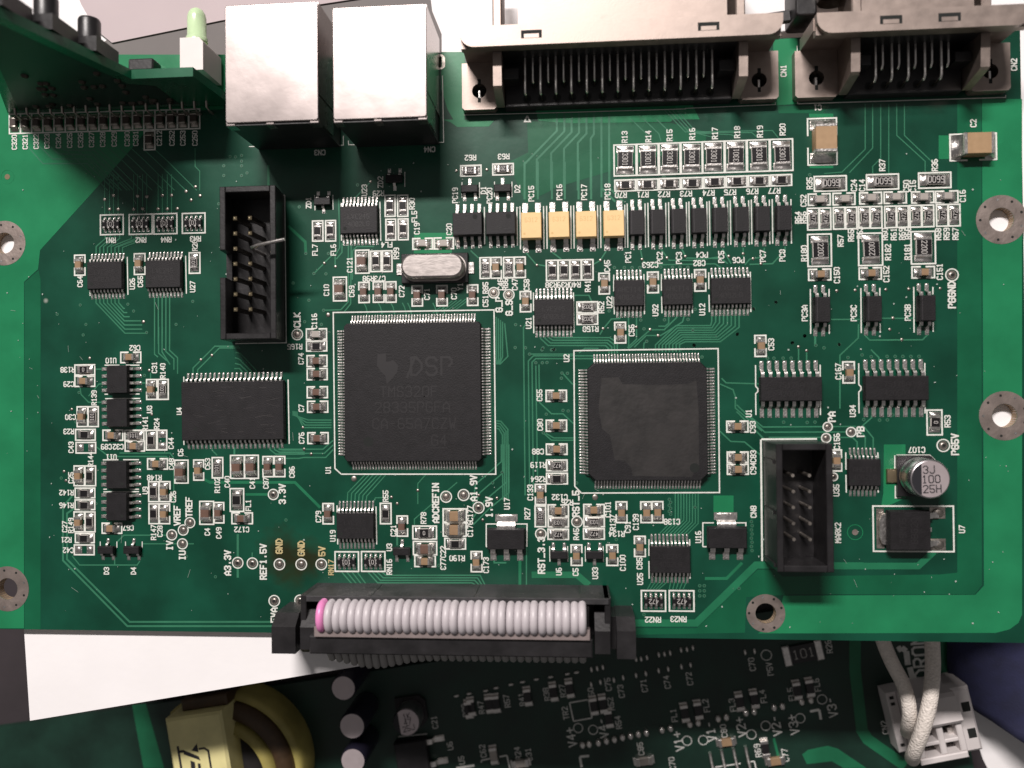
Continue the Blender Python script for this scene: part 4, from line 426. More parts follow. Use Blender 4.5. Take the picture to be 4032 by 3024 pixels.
D['TR'] = [
 (0.2, [(-89.1, 45.72), (-84.53, 40.67), (-76.19, 40.41), (-71.05, 35.42)]), (0.2, [(-87.02, 45.65), (-82.68, 41.45), (-75.54, 41.22), (-69.76, 35.39)]), (0.2, [(-85.17, 45.58), (-81.59, 42.35), (-75.32, 41.94), (-68.69, 35.35)]), 
 (0.2, [(-83.1, 45.51), (-80.51, 42.94), (-74.89, 42.75), (-67.52, 35.32)]), (0.13, [(-80.5, 43.35), (-77.92, 40.99), (-72.34, 35.46)]), (0.13, [(-78.4, 43.28), (-75.82, 40.92), (-70.26, 35.4)]), 
 (0.13, [(-76.31, 43.21), (-73.73, 40.85), (-68.18, 35.34)]), (0.13, [(-74.22, 43.14), (-71.65, 40.79), (-66.11, 35.28)]), (0.13, [(-72.13, 43.08), (-69.57, 40.72), (-64.04, 35.22)]), 
 (0.13, [(-70.05, 43.01), (-67.49, 40.66), (-61.98, 35.16)]), (0.13, [(-67.97, 42.94), (-65.42, 40.59), (-59.92, 35.1)]), (0.13, [(-65.9, 42.87), (-63.36, 40.52), (-57.87, 35.04)]), 
 (0.13, [(-63.83, 42.8), (-61.29, 40.46), (-55.82, 34.98)]), (0.13, [(-72.04, 30.94), (-72.0, 38.37)]), (0.13, [(-70.43, 30.89), (-70.39, 38.32)]), (0.13, [(-67.54, 30.82), (-67.5, 38.23)]), 
 (0.13, [(-65.88, 30.77), (-65.84, 38.18)]), (0.13, [(-63.0, 30.7), (-62.96, 38.09)]), (0.13, [(-61.3, 30.65), (-61.26, 38.04)]), (0.13, [(-72.94, 30.96), (-72.91, 38.39)]), (0.13, [(-71.29, 30.92), (-71.25, 38.34)]), 
 (0.13, [(-66.79, 30.8), (-66.76, 38.21)]), (0.13, [(-65.09, 30.75), (-65.05, 38.15)]), (0.13, [(-62.22, 30.68), (-62.18, 38.07)]), (0.13, [(-60.52, 30.63), (-60.48, 38.02)]), 
 (0.15, [(-56.12, 42.55), (-56.13, 39.27), (-55.29, 38.43), (-55.31, 34.97)]), (0.2, [(-72.85, 27.41), (-72.85, 26.83), (-74.57, 25.43), (-74.58, 24.09)]), 
 (0.2, [(-71.94, 27.39), (-71.95, 26.81), (-73.87, 25.25), (-73.87, 24.07)]), (0.2, [(-71.04, 27.36), (-71.05, 26.79), (-73.16, 25.39), (-73.16, 24.05)]), 
 (0.2, [(-70.14, 27.34), (-70.15, 26.77), (-72.45, 25.21), (-72.45, 24.04)]), (0.2, [(-67.96, 27.29), (-67.97, 26.71), (-71.74, 25.36), (-71.75, 24.02)]), 
 (0.2, [(-67.07, 27.27), (-67.07, 26.69), (-71.03, 25.18), (-71.04, 24.01)]), (0.2, [(-66.17, 27.24), (-66.17, 26.67), (-70.33, 25.33), (-70.33, 23.99)]), 
 (0.2, [(-65.28, 27.22), (-65.28, 26.65), (-69.62, 25.15), (-69.62, 23.97)]), (0.2, [(-74.61, 16.25), (-74.62, 15.32), (-69.24, 9.78), (-65.4, 9.72)]), (0.2, [(-73.9, 16.24), (-73.91, 15.31), (-69.28, 10.52), (-66.04, 10.47)]), 
 (0.2, [(-73.2, 16.22), (-73.2, 15.3), (-69.32, 11.26), (-66.04, 11.21)]), (0.2, [(-72.49, 16.21), (-72.49, 15.28), (-69.36, 12.0), (-66.25, 11.95)]), (0.2, [(-71.78, 16.2), (-71.78, 15.27), (-69.4, 12.74), (-68.37, 12.72)]), 
 (0.2, [(-71.07, 16.18), (-71.08, 15.26), (-69.44, 13.48), (-68.8, 13.47)]), (0.2, [(-70.37, 16.17), (-70.37, 15.25), (-69.48, 14.22), (-69.22, 14.22)]), (0.2, [(-63.73, 16.36), (-63.78, 7.75)]), 
 (0.2, [(-63.03, 16.34), (-63.08, 7.74)]), (0.2, [(-62.33, 16.33), (-62.38, 7.73)]), (0.2, [(-61.63, 16.32), (-61.68, 7.72)]), (0.2, [(-60.93, 16.3), (-60.98, 7.71)]), (0.2, [(-63.75, 10.87), (-63.78, 5.96), (-63.14, 5.44)]), 
 (0.2, [(-63.01, 10.86), (-63.03, 6.15), (-61.56, 4.8)]), (0.2, [(-62.33, 10.85), (-62.4, 6.35), (-60.93, 4.08)]), (0.2, [(-61.67, 10.84), (-61.7, 6.44), (-60.22, 5.09), (-60.23, 3.15)]), 
 (0.2, [(-60.95, 10.83), (-61.02, 6.64), (-59.54, 5.29), (-59.56, 2.43)]), (0.2, [(-48.29, 7.17), (-52.69, 7.24), (-56.71, 3.42), (-56.71, 2.4)]), (0.2, [(-48.09, 6.87), (-51.85, 6.92), (-55.87, 3.1), (-55.87, 2.39)]), 
 (0.2, [(-48.93, 6.07), (-48.09, 5.95), (-45.19, 2.88), (-45.2, 2.27)]), (0.2, [(-49.04, 5.15), (-48.31, 4.94), (-46.03, 2.68), (-46.03, 2.28)]), (0.2, [(-49.04, 4.14), (-48.1, 3.92), (-46.82, 2.69), (-46.82, 2.29)]), 
 (0.2, [(-49.15, 3.23), (-48.21, 3.22), (-47.59, 2.5)]), (0.2, [(-37.85, -4.44), (-37.85, -5.05), (-36.75, -7.27), (-31.72, -7.3)]), (0.2, [(-38.09, -4.4), (-38.1, -5.05), (-36.46, -6.83), (-31.71, -6.86)]), 
 (0.2, [(-38.34, -4.36), (-38.35, -5.04), (-36.17, -6.39), (-31.71, -6.42)]), (0.2, [(-38.59, -4.32), (-38.59, -5.04), (-35.88, -5.95), (-31.71, -5.98)]), 
 (0.2, [(-41.12, -11.03), (-38.43, -11.05), (-37.4, -11.05), (-33.28, -11.07), (-31.43, -9.51)]), (0.2, [(-41.12, -11.64), (-38.02, -11.65), (-37.07, -11.78), (-33.04, -11.79), (-31.43, -10.31)]), 
 (0.2, [(-41.13, -12.65), (-37.61, -12.66), (-36.75, -12.5), (-32.8, -12.51), (-31.44, -11.12)]), (0.2, [(-2.59, 11.61), (-2.66, 4.19), (-2.67, 3.39)]), (0.2, [(-2.24, 11.33), (-2.3, 4.34), (-2.51, 3.39)]), 
 (0.2, [(-1.88, 11.04), (-1.94, 4.49), (-2.35, 3.39)]), (0.2, [(-1.53, 10.76), (-1.59, 4.65), (-2.19, 3.39)]), (0.2, [(-1.17, 10.48), (-0.67, 4.75), (-2.07, 3.39)]), 
 (0.2, [(-2.8, -6.3), (-1.97, -6.4), (-0.79, -7.79), (-0.81, -19.92)]), (0.2, [(-2.8, -6.73), (-2.09, -6.83), (-1.11, -8.1), (-1.13, -19.92)]), (0.2, [(-2.81, -7.16), (-2.21, -7.27), (-1.43, -8.42), (-1.44, -19.92)]), 
 (0.2, [(-2.81, -7.6), (-2.34, -7.7), (-1.75, -8.73), (-1.76, -19.92)]), (0.2, [(-0.63, -10.39), (-0.71, -18.67), (-4.15, -21.43), (-6.96, -24.2)]), (0.2, [(-1.07, -10.39), (-1.13, -16.89), (-4.93, -20.05), (-6.95, -23.02)]), 
 (0.2, [(-1.51, -10.38), (-1.55, -15.12), (-5.72, -18.67), (-6.94, -21.83)]), (0.2, [(-1.94, -10.38), (-1.97, -13.34), (-6.5, -17.28), (-6.93, -20.64)]), (0.2, [(2.08, -19.13), (2.07, 9.66), (2.67, 10.63)]), 
 (0.2, [(2.87, -19.13), (2.86, 3.92), (3.74, 4.8), (14.68, 4.65)]), (0.2, [(3.5, -18.73), (3.49, 3.71), (4.13, 4.3), (14.87, 4.16)]), (0.2, [(2.91, 5.1), (10.58, 5.0)]), (0.2, [(4.24, -15.98), (4.13, 3.11)]), 
 (0.2, [(4.67, 3.3), (4.7, -3.2), (6.75, -5.18), (8.71, -5.2), (10.46, -6.88)]), (0.2, [(11.56, 5.18), (12.55, 5.96), (14.89, 5.92)]), (0.2, [(5.02, 8.46), (5.01, 7.73), (6.28, 6.53), (16.07, 6.39), (16.64, 5.79), (16.63, 5.05)]), 
 (0.2, [(5.69, 8.45), (5.68, 7.84), (6.68, 6.97), (16.3, 6.84), (17.11, 6.14), (17.1, 5.04)]), (0.2, [(6.36, 8.44), (6.35, 7.94), (7.08, 7.42), (16.54, 7.28), (17.58, 6.49), (17.57, 5.04)]), 
 (0.2, [(7.03, 8.43), (7.02, 8.05), (7.47, 7.87), (16.78, 7.73), (18.05, 6.83), (18.03, 5.03)]), (0.2, [(33.95, 11.39), (33.94, 10.32), (33.74, 9.51), (27.94, 9.6), (24.49, 6.38), (24.48, 5.21)]), 
 (0.2, [(34.6, 11.38), (34.59, 10.15), (33.96, 9.12), (28.16, 9.21), (25.07, 6.37), (25.06, 5.2)]), (0.2, [(35.25, 11.37), (35.23, 9.99), (34.19, 8.72), (28.39, 8.81), (25.65, 6.36), (25.63, 5.19)]), 
 (0.2, [(35.9, 11.35), (35.88, 9.82), (34.41, 8.33), (28.61, 8.42), (26.22, 6.35), (26.21, 5.18)]), (0.2, [(36.54, 11.34), (36.52, 9.66), (34.64, 7.94), (28.84, 8.03), (26.8, 6.44), (26.79, 5.18)]), 
 (0.2, [(37.19, 11.33), (37.17, 9.49), (34.86, 7.55), (29.06, 7.64), (27.38, 6.43), (27.36, 5.17)]), (0.2, [(37.84, 11.32), (37.81, 9.33), (35.08, 7.16), (29.29, 7.24), (27.96, 6.43), (27.94, 5.16)]), 
 (0.2, [(38.48, 11.31), (38.46, 9.16), (35.31, 6.77), (29.52, 6.85), (28.53, 6.42), (28.52, 5.15)]), (0.2, [(26.76, 11.51), (26.75, 10.05), (26.16, 9.53), (25.01, 9.55)]), 
 (0.2, [(28.11, 11.49), (28.11, 11.0), (25.97, 8.93), (23.65, 8.97), (20.14, 5.95)]), (0.2, [(29.45, 11.46), (29.06, 10.21), (25.38, 7.96), (22.96, 8.0), (20.91, 6.04)]), (0.2, [(21.36, 11.6), (21.31, 7.4), (19.75, 5.96)]), 
 (0.2, [(20.0, 11.62), (19.98, 5.76)]), (0.2, [(18.74, 11.65), (18.54, 10.96), (17.08, 10.89), (15.7, 9.25), (15.11, 8.27)]), (0.2, [(23.05, 6.98), (22.56, 6.7), (22.45, 5.43)]), 
 (0.2, [(8.78, 1.68), (10.33, -0.1), (10.92, -0.11)]), (0.2, [(5.14, -8.32), (6.7, -9.7), (10.82, -9.72)]), (0.2, [(5.73, -8.52), (7.1, -9.31), (10.82, -9.33)]), 
 (0.2, [(35.14, -0.36), (37.32, -1.35), (37.69, -2.51), (37.66, -4.45), (42.01, -8.34)]), (0.2, [(35.05, -8.3), (36.83, -10.05), (39.11, -10.15), (41.95, -12.58)]), (0.2, [(35.44, 0.6), (36.19, -0.18), (42.11, -0.43)]), 
 (0.22, [(37.86, -5.03), (42.72, -10.08)]), (0.2, [(38.62, -4.65), (42.18, -7.66), (57.35, -7.66)]), (0.2, [(37.87, -3.87), (42.45, -8.53), (55.85, -8.57)]), (0.2, [(43.1, -9.4), (56.76, -9.48), (57.5, -10.24), (57.48, -11.48)]), 
 (0.2, [(59.87, -5.87), (59.87, -6.25), (58.46, -7.48), (60.1, -9.59), (60.07, -11.5)]), (0.2, [(57.53, -7.67), (58.81, -9.39), (58.78, -11.49)]), (0.2, [(57.99, 9.35), (57.92, 7.06), (54.9, 4.22), (54.78, -4.68)]), 
 (0.2, [(58.95, 7.52), (59.77, 6.68), (68.25, 6.62), (69.09, 7.46)]), (0.2, [(53.53, 10.22), (58.19, 10.15)]), (0.2, [(61.71, 10.28), (66.87, 10.19)]), (0.3, [(50.93, 7.64), (50.91, 6.01)]), (0.2, [(48.19, 5.66), (48.16, 3.25)]), 
 (0.2, [(49.5, 5.06), (49.47, 3.24)]), (0.2, [(59.93, 5.11), (61.21, 3.76), (61.2, 3.19)]), (0.3, [(8.19, 46.67), (8.15, 43.41), (2.53, 37.85), (2.48, 33.29)]), (0.3, [(9.47, 46.63), (9.43, 43.25), (4.65, 38.57), (4.6, 33.23)]), 
 (0.3, [(10.7, 46.58), (10.67, 43.08), (7.13, 39.58), (7.06, 33.15)]), (0.3, [(11.98, 46.54), (11.94, 42.92), (9.34, 40.3), (9.27, 33.09)]), (0.3, [(13.25, 46.49), (13.21, 42.76), (11.71, 41.21), (11.62, 33.02)]), 
 (0.3, [(14.51, 46.44), (14.47, 42.6), (13.93, 41.89), (13.84, 32.96)]), (0.3, [(15.8, 46.4), (15.75, 42.44), (15.73, 39.99), (15.64, 31.73)]), (0.3, [(17.1, 46.35), (17.06, 42.27), (17.04, 39.95), (16.95, 31.69)]), 
 (0.3, [(2.55, 38.29), (2.48, 31.74)]), (0.3, [(4.82, 38.21), (4.76, 31.68)]), (0.3, [(7.25, 38.14), (7.18, 31.61)]), (0.3, [(9.45, 38.07), (9.39, 31.55)]), (0.3, [(11.81, 37.99), (11.74, 31.49)]), 
 (0.3, [(13.96, 37.93), (13.89, 31.43)]), (0.3, [(15.72, 37.87), (15.67, 33.34), (17.99, 30.92)]), (0.3, [(17.05, 37.83), (17.0, 33.31), (19.31, 30.88)]), (0.15, [(59.57, 46.16), (59.47, 38.56), (55.64, 34.84), (52.74, 34.69)]), 
 (0.15, [(60.78, 46.11), (60.68, 38.72), (56.85, 34.7)]), (0.15, [(62.08, 46.06), (61.95, 36.95), (60.64, 35.64), (60.62, 34.4)]), (0.15, [(63.38, 46.01), (63.21, 34.32)]), 
 (0.15, [(64.67, 45.97), (64.6, 40.7), (69.09, 36.24), (69.06, 34.43)]), (0.15, [(65.91, 45.92), (65.83, 40.65), (70.37, 35.91)]), (0.13, [(26.46, 46.3), (29.89, 42.46), (44.38, 42.2), (45.31, 40.96)]), 
 (0.13, [(27.14, 46.28), (30.56, 42.36), (40.96, 41.97), (41.9, 41.08)]), (0.13, [(27.81, 46.26), (31.23, 42.26), (37.54, 41.73), (38.48, 41.19)]), (0.13, [(28.49, 46.23), (31.9, 42.16), (34.1, 41.5), (35.05, 41.31)]), 
 (0.13, [(20.83, 44.94), (23.32, 42.39), (23.7, 41.11)]), (0.13, [(22.96, 44.86), (25.45, 42.32), (25.82, 41.03)]), (0.13, [(25.09, 44.79), (27.57, 42.25), (27.94, 40.96)]), 
 (0.16, [(27.51, -18.77), (27.46, -22.93), (24.7, -25.7), (24.7, -26.05)]), (0.16, [(27.99, -18.77), (27.94, -23.05), (25.3, -25.69), (25.29, -26.04)]), (0.16, [(28.46, -18.77), (28.41, -23.16), (25.89, -25.69), (25.89, -26.04)]), 
 (0.16, [(28.94, -18.77), (28.89, -23.28), (26.49, -25.69), (26.48, -26.04)]), (0.16, [(29.42, -18.77), (29.37, -23.39), (27.08, -25.69), (27.08, -26.04)]), 
 (0.16, [(29.9, -18.77), (29.84, -23.51), (27.68, -25.69), (27.67, -26.03)]), (0.16, [(30.38, -18.77), (30.32, -23.62), (28.27, -25.68), (28.27, -26.03)]), 
 (0.16, [(30.86, -18.77), (30.8, -23.74), (28.86, -25.68), (28.86, -26.03)]), (0.16, [(31.33, -18.77), (31.27, -23.85), (29.46, -25.68), (29.45, -26.03)]), (0.15, [(23.3, -33.52), (23.3, -33.82), (22.67, -35.02)]), 
 (0.15, [(23.96, -33.52), (23.95, -33.81), (23.13, -35.02)]), (0.15, [(24.61, -33.51), (24.61, -33.8), (23.59, -35.02)]), (0.15, [(25.26, -33.51), (25.26, -33.8), (24.06, -35.01)]), 
 (0.15, [(25.92, -33.5), (25.91, -33.79), (24.52, -35.01)]), (0.15, [(26.57, -33.5), (26.57, -33.79), (26.32, -34.99)]), (0.15, [(27.22, -33.49), (27.22, -33.78), (26.9, -34.99)]), 
 (0.15, [(27.87, -33.49), (27.87, -33.78), (27.47, -34.98)]), (0.15, [(28.52, -33.48), (28.52, -33.77), (28.05, -34.97)]), (0.15, [(29.17, -33.48), (29.17, -33.77), (28.62, -34.97)]), 
 (1.2, [(15.45, -40.79), (19.13, -40.75), (30.75, -40.61), (40.74, -30.79), (44.04, -30.76)]), (1.1, [(52.46, -30.8), (58.25, -30.76)]), (1.1, [(53.54, -30.87), (67.02, -30.77), (69.61, -28.3)]), 
 (0.5, [(32.27, -33.1), (35.88, -33.07), (38.47, -30.42)]), (1.1, [(3.06, -32.71), (10.8, -32.65), (12.83, -34.39)]), (0.5, [(1.08, -29.78), (1.03, -34.69)]), (0.2, [(2.22, -27.71), (2.15, -34.68)]), 
 (0.25, [(-3.43, -29.81), (-3.34, -30.69), (-1.26, -30.68)]), (0.2, [(-25.55, -32.33), (-23.74, -34.31), (-12.06, -34.21)]), (0.2, [(-14.25, -34.23), (-7.25, -34.17), (-6.36, -34.66)]), 
 (0.2, [(-24.74, -32.33), (-23.25, -33.87), (-12.05, -33.78)]), (0.2, [(-14.24, -33.79), (-6.77, -33.73), (-5.88, -34.65)]), (0.2, [(-23.93, -32.32), (-22.76, -33.43), (-12.05, -33.34)]), 
 (0.2, [(-14.24, -33.36), (-6.29, -33.3), (-5.41, -34.65)]), (0.2, [(-23.12, -32.32), (-22.27, -32.99), (-12.05, -32.91)]), (0.2, [(-14.24, -32.92), (-5.81, -32.86), (-4.93, -34.64)]), (0.2, [(-30.14, -32.43), (-28.01, -34.85)]), 
 (0.2, [(-29.22, -32.42), (-27.2, -34.84)]), (0.2, [(-28.3, -32.41), (-26.39, -34.83)]), (0.2, [(-27.38, -32.41), (-25.57, -34.82)]), (0.5, [(-54.98, -16.23), (-53.73, -16.84), (-38.34, -16.86), (-33.84, -21.27)]), 
 (0.45, [(-47.26, -18.97), (-43.11, -18.97)]), (0.35, [(-48.72, -25.94), (-48.77, -33.61)]), (0.2, [(-46.12, -29.16), (-46.13, -30.37)]), (0.3, [(-20.24, -26.23), (-20.25, -27.82)]), 
 (0.17, [(-25.83, -15.57), (-28.91, -18.67), (-29.03, -20.47)]), (0.17, [(-25.1, -15.57), (-28.24, -18.79), (-28.35, -20.47)]), (0.17, [(-24.37, -15.57), (-27.57, -18.91), (-27.68, -20.47)]), 
 (0.17, [(-23.63, -15.57), (-26.89, -19.03), (-27.01, -20.46)]), (0.17, [(-22.9, -15.57), (-26.22, -19.15), (-26.34, -20.46)]), (0.17, [(-22.17, -15.58), (-25.55, -19.27), (-25.66, -20.46)]), 
 (0.17, [(-15.11, -15.53), (-16.53, -17.08), (-16.56, -20.65)]), (0.17, [(-20.99, -19.46), (-24.03, -19.56), (-24.44, -20.46)]), (0.17, [(-9.66, -16.88), (-17.19, -23.24), (-17.19, -24.23)]), 
 (0.3, [(-79.24, -19.28), (-80.97, -21.13), (-81.01, -30.79), (-69.06, -42.38), (-45.9, -42.09)]), (0.3, [(-78.6, -21.33), (-80.22, -22.36), (-80.25, -30.58), (-68.63, -41.62), (-45.9, -41.34)]), 
 (0.3, [(-55.13, -42.21), (-40.57, -42.02)]), (0.3, [(-55.13, -41.46), (-40.57, -41.28)]), (0.2, [(-79.28, -29.96), (-77.89, -31.59), (-67.2, -31.52), (-66.67, -30.8)]), (0.2, [(-71.35, -30.32), (-71.35, -31.55)]), 
 (0.2, [(-70.91, -27.46), (-69.62, -26.23), (-61.77, -26.2)]), (0.2, [(-66.12, -27.74), (-56.72, -27.7)]), (0.2, [(-74.69, -10.46), (-72.34, -12.21), (-61.7, -12.25), (-60.33, -13.57), (-60.38, -23.14)]), 
 (0.2, [(-74.79, 3.43), (-73.18, 3.41)]), (0.2, [(-77.71, 0.27), (-77.5, -1.07), (-76.1, -2.48), (-73.21, -2.51)]), (0.2, [(-76.1, -1.39), (-74.16, 0.75), (-73.3, 0.84)]), (0.2, [(-66.25, 0.87), (-65.18, 0.86)]), 
 (0.2, [(-70.36, -11.59), (-61.01, -11.63), (-60.38, -12.45)]), (0.2, [(-64.54, 2.69), (-64.54, 1.47)]), (0.2, [(-53.32, -10.64), (-53.32, -11.15), (-52.38, -12.07)]), (0.3, [(-49.24, -10.66), (-49.25, -12.08)]), 
 (0.2, [(-42.79, -10.69), (-42.79, -11.09), (-41.76, -11.9), (-36.55, -11.92)]), (0.2, [(-41.96, -10.69), (-41.96, -11.1), (-41.14, -11.54), (-36.55, -11.56)]), 
 (0.2, [(-41.13, -10.7), (-41.13, -11.1), (-40.51, -11.18), (-36.55, -11.2)]), (0.45, [(-42.73, 39.1), (-42.76, 34.02)]), (0.5, [(-39.27, 28.25), (-36.19, 25.34), (-36.1, 23.31)]), (0.2, [(-24.51, 35.52), (-27.29, 32.78)]), 
 (0.2, [(-32.81, 21.52), (-34.68, 19.75)]), (0.2, [(-32.81, 21.62), (-31.05, 23.2)]), (0.2, [(-30.16, 32.86), (-30.02, 24.18), (-30.85, 22.79), (-30.87, 20.98)]), (0.2, [(-29.6, 24.98), (-29.62, 23.37), (-30.65, 22.18)]), 
 (0.2, [(-28.48, 24.95), (-28.56, 14.69), (-29.9, 13.31), (-32.98, 13.26)]), (0.2, [(-27.97, 24.74), (-28.15, 14.28), (-29.49, 12.7)]), (0.2, [(-23.89, 24.24), (-26.95, 24.31), (-27.77, 23.53), (-27.81, 18.5)]), 
 (0.16, [(-25.8, 14.44), (-25.4, 13.63), (-25.1, 12.42)]), (0.16, [(-23.25, 14.39), (-22.85, 13.59), (-22.56, 12.38)]), (0.16, [(-21.02, 14.35), (-20.62, 13.55), (-20.33, 12.34)]), 
 (0.16, [(-18.99, 14.32), (-18.59, 13.51), (-18.3, 12.31)]), (0.16, [(-18.08, 14.3), (-17.68, 13.49), (-17.39, 12.29)]), (0.16, [(-13.64, 14.22), (-13.25, 13.42), (-12.96, 12.22)]), 
 (0.16, [(-12.24, 14.2), (-11.84, 13.39), (-11.55, 12.19)]), (0.15, [(-7.03, 14.9), (-9.65, 12.95)]), (0.15, [(-7.83, 14.79), (-10.45, 12.85)]), (0.15, [(-8.63, 14.69), (-11.25, 12.74)]), (0.15, [(-9.43, 14.58), (-12.06, 12.64)]), 
 (0.15, [(-10.23, 14.48), (-12.86, 12.53)]), (0.15, [(-11.04, 14.37), (-13.67, 12.43)]), (0.2, [(2.59, 22.63), (4.35, 20.51), (6.12, 20.18)]), (0.2, [(7.13, 22.53), (8.69, 21.31)]), 
 (0.2, [(16.34, 22.51), (15.34, 20.96), (14.17, 20.3)]), (0.2, [(-6.95, 23.15), (-5.57, 21.82)]), (0.2, [(10.79, 15.06), (13.33, 15.01), (13.81, 13.92)]), 
 (0.2, [(22.13, 22.67), (22.5, 20.8), (23.46, 20.0), (34.6, 19.95), (35.74, 19.15)]), (0.2, [(25.58, 22.69), (26.94, 20.71), (31.17, 20.61), (35.38, 21.1), (36.7, 19.91)]), (0.2, [(29.08, 22.61), (29.83, 21.03), (35.18, 20.82)]), 
 (0.2, [(35.87, 22.45), (37.27, 19.9)]), (0.2, [(39.3, 22.57), (39.28, 21.02)]), (0.2, [(42.8, 22.48), (42.6, 20.94), (40.32, 20.6), (39.55, 19.65)]), (0.2, [(46.2, 22.6), (46.2, 22.02), (44.09, 19.75), (40.31, 19.73)]), ]
D['VIA'] = [
 (-50.87, 39.21), (-47.62, 39.11), (-50.88, 37.48), (-47.63, 37.38), (-49.71, 40.81), (-48.72, 40.72), (-47.62, 39.93), (-47.61, 40.94), (-37.22, 31.54), (-32.52, 19.64), (-38.41, 18.15), (-35.6, 15.06), (-36.39, 11.3), 
 (-33.4, 10.79), (-32.04, 23.22), (-36.1, 23.31), (-34.68, 19.75), (-32.98, 13.26), (17.7, 19.67), (19.39, 19.64), (20.69, 19.61), (22.0, 19.58), (25.54, 19.57), (27.47, 19.52), (28.75, 19.5), (30.06, 19.47), (26.05, 10.62), 
 (29.99, 10.61), (22.06, 10.64), (16.74, 12.3), (31.2, 12.3), (40.84, 12.21), (44.58, 13.3), (38.17, 8.0), (47.22, 6.38), (49.21, 7.56), (30.94, 6.26), (23.02, 7.01), (44.56, 13.27), (47.2, 6.42), (49.19, 7.56), (54.78, 6.02), 
 (43.08, 3.9), (44.12, 3.88), (45.63, 3.86), (46.95, 3.85), (58.49, 4.23), (59.95, 3.93), (62.51, 3.93), (63.8, 3.92), (65.05, 3.9), (66.34, 3.88), (67.63, 3.87), (56.2, 3.82), (45.58, -6.86), (49.43, -6.94), (50.7, -6.89), 
 (58.61, -6.53), (61.16, -6.64), (62.41, -6.61), (49.21, 7.57), (51.01, 5.95), (47.2, 6.44), (54.84, 6.05), (5.22, 5.8), (6.86, 5.78), (5.26, 3.59), (6.05, 3.62), (4.14, 3.61), (3.07, 5.1), (8.59, 1.78), (9.53, 1.73), (8.48, 0.9), 
 (8.72, -4.61), (9.6, -4.71), (5.3, -8.42), (22.59, 9.14), (38.14, 8.02), (40.9, 12.24), (30.93, 6.25), (32.24, 4.23), (-68.68, 14.97), (-67.62, 13.72), (-65.23, 9.86), (-59.78, 11.21), (-56.69, 15.26), (-76.53, 11.48), 
 (-81.92, 13.39), (35.61, -24.07), (22.04, -39.26), (26.5, -19.79), (26.72, -20.3), (26.48, -20.8), (26.71, -21.31), (26.47, -21.81), (26.7, -22.32), (31.4, -34.33), (32.16, -34.32), (31.39, -35.18), (32.15, -35.17), 
 (31.38, -36.03), (32.14, -36.02), (40.09, -22.14), (40.2, -22.83), (40.07, -23.52), (40.18, -24.21), (40.06, -24.91), (40.16, -25.6), (40.04, -26.29), (40.14, -26.98), (40.02, -27.68), (40.13, -28.37), (0.73, 10.2), (5.39, 6.13), 
 (7.26, 5.86), (2.39, 6.19), (0.61, 6.25), (7.37, 5.82), (53.69, 22.83), (30.77, -21.13), (-3.5, -16.97), (-58.1, -29.93), (-51.84, 32.49), (40.34, 23.31), (36.07, -23.3), (-37.52, 9.65), (25.78, 26.95), (48.01, -31.41), 
 (6.88, 13.05), (-8.11, -24.49), (-12.96, -31.21), (56.19, 27.78), (-1.85, -15.18), (52.33, 5.5), (48.35, 26.45), (-7.74, -6.54), (5.84, -5.24), (-59.8, -14.81), (37.89, -34.71), (-77.05, 9.6), (-41.94, 2.63), (-13.31, -11.94), 
 (65.59, -23.14), (-22.08, -22.6), (10.9, -17.0), (-30.63, 18.77), (-35.9, 4.45), (51.65, -30.33), (-74.76, -20.61), (30.77, 8.77), (-48.39, -12.84), (-57.37, -3.11), (-77.58, 14.99), (50.39, 34.56), (26.23, 34.95), 
 (-81.27, -16.04), (60.9, 20.92), (-22.44, 33.69), (9.08, 24.16), (-39.99, -23.45), (-17.38, -27.63), (-26.75, 35.1), (-34.3, -37.29), (-77.28, -25.11), (33.56, -10.43), (-40.45, -30.62), (63.26, -5.78), (-52.81, -33.49), 
 (-75.71, -25.18), (17.52, -26.63), (-77.87, -0.71), (-46.64, 37.82), (-65.66, 2.22), (32.07, -6.89), (64.15, -1.69), (-47.72, -6.79), (-78.47, -5.99), (-46.71, 29.59), ]
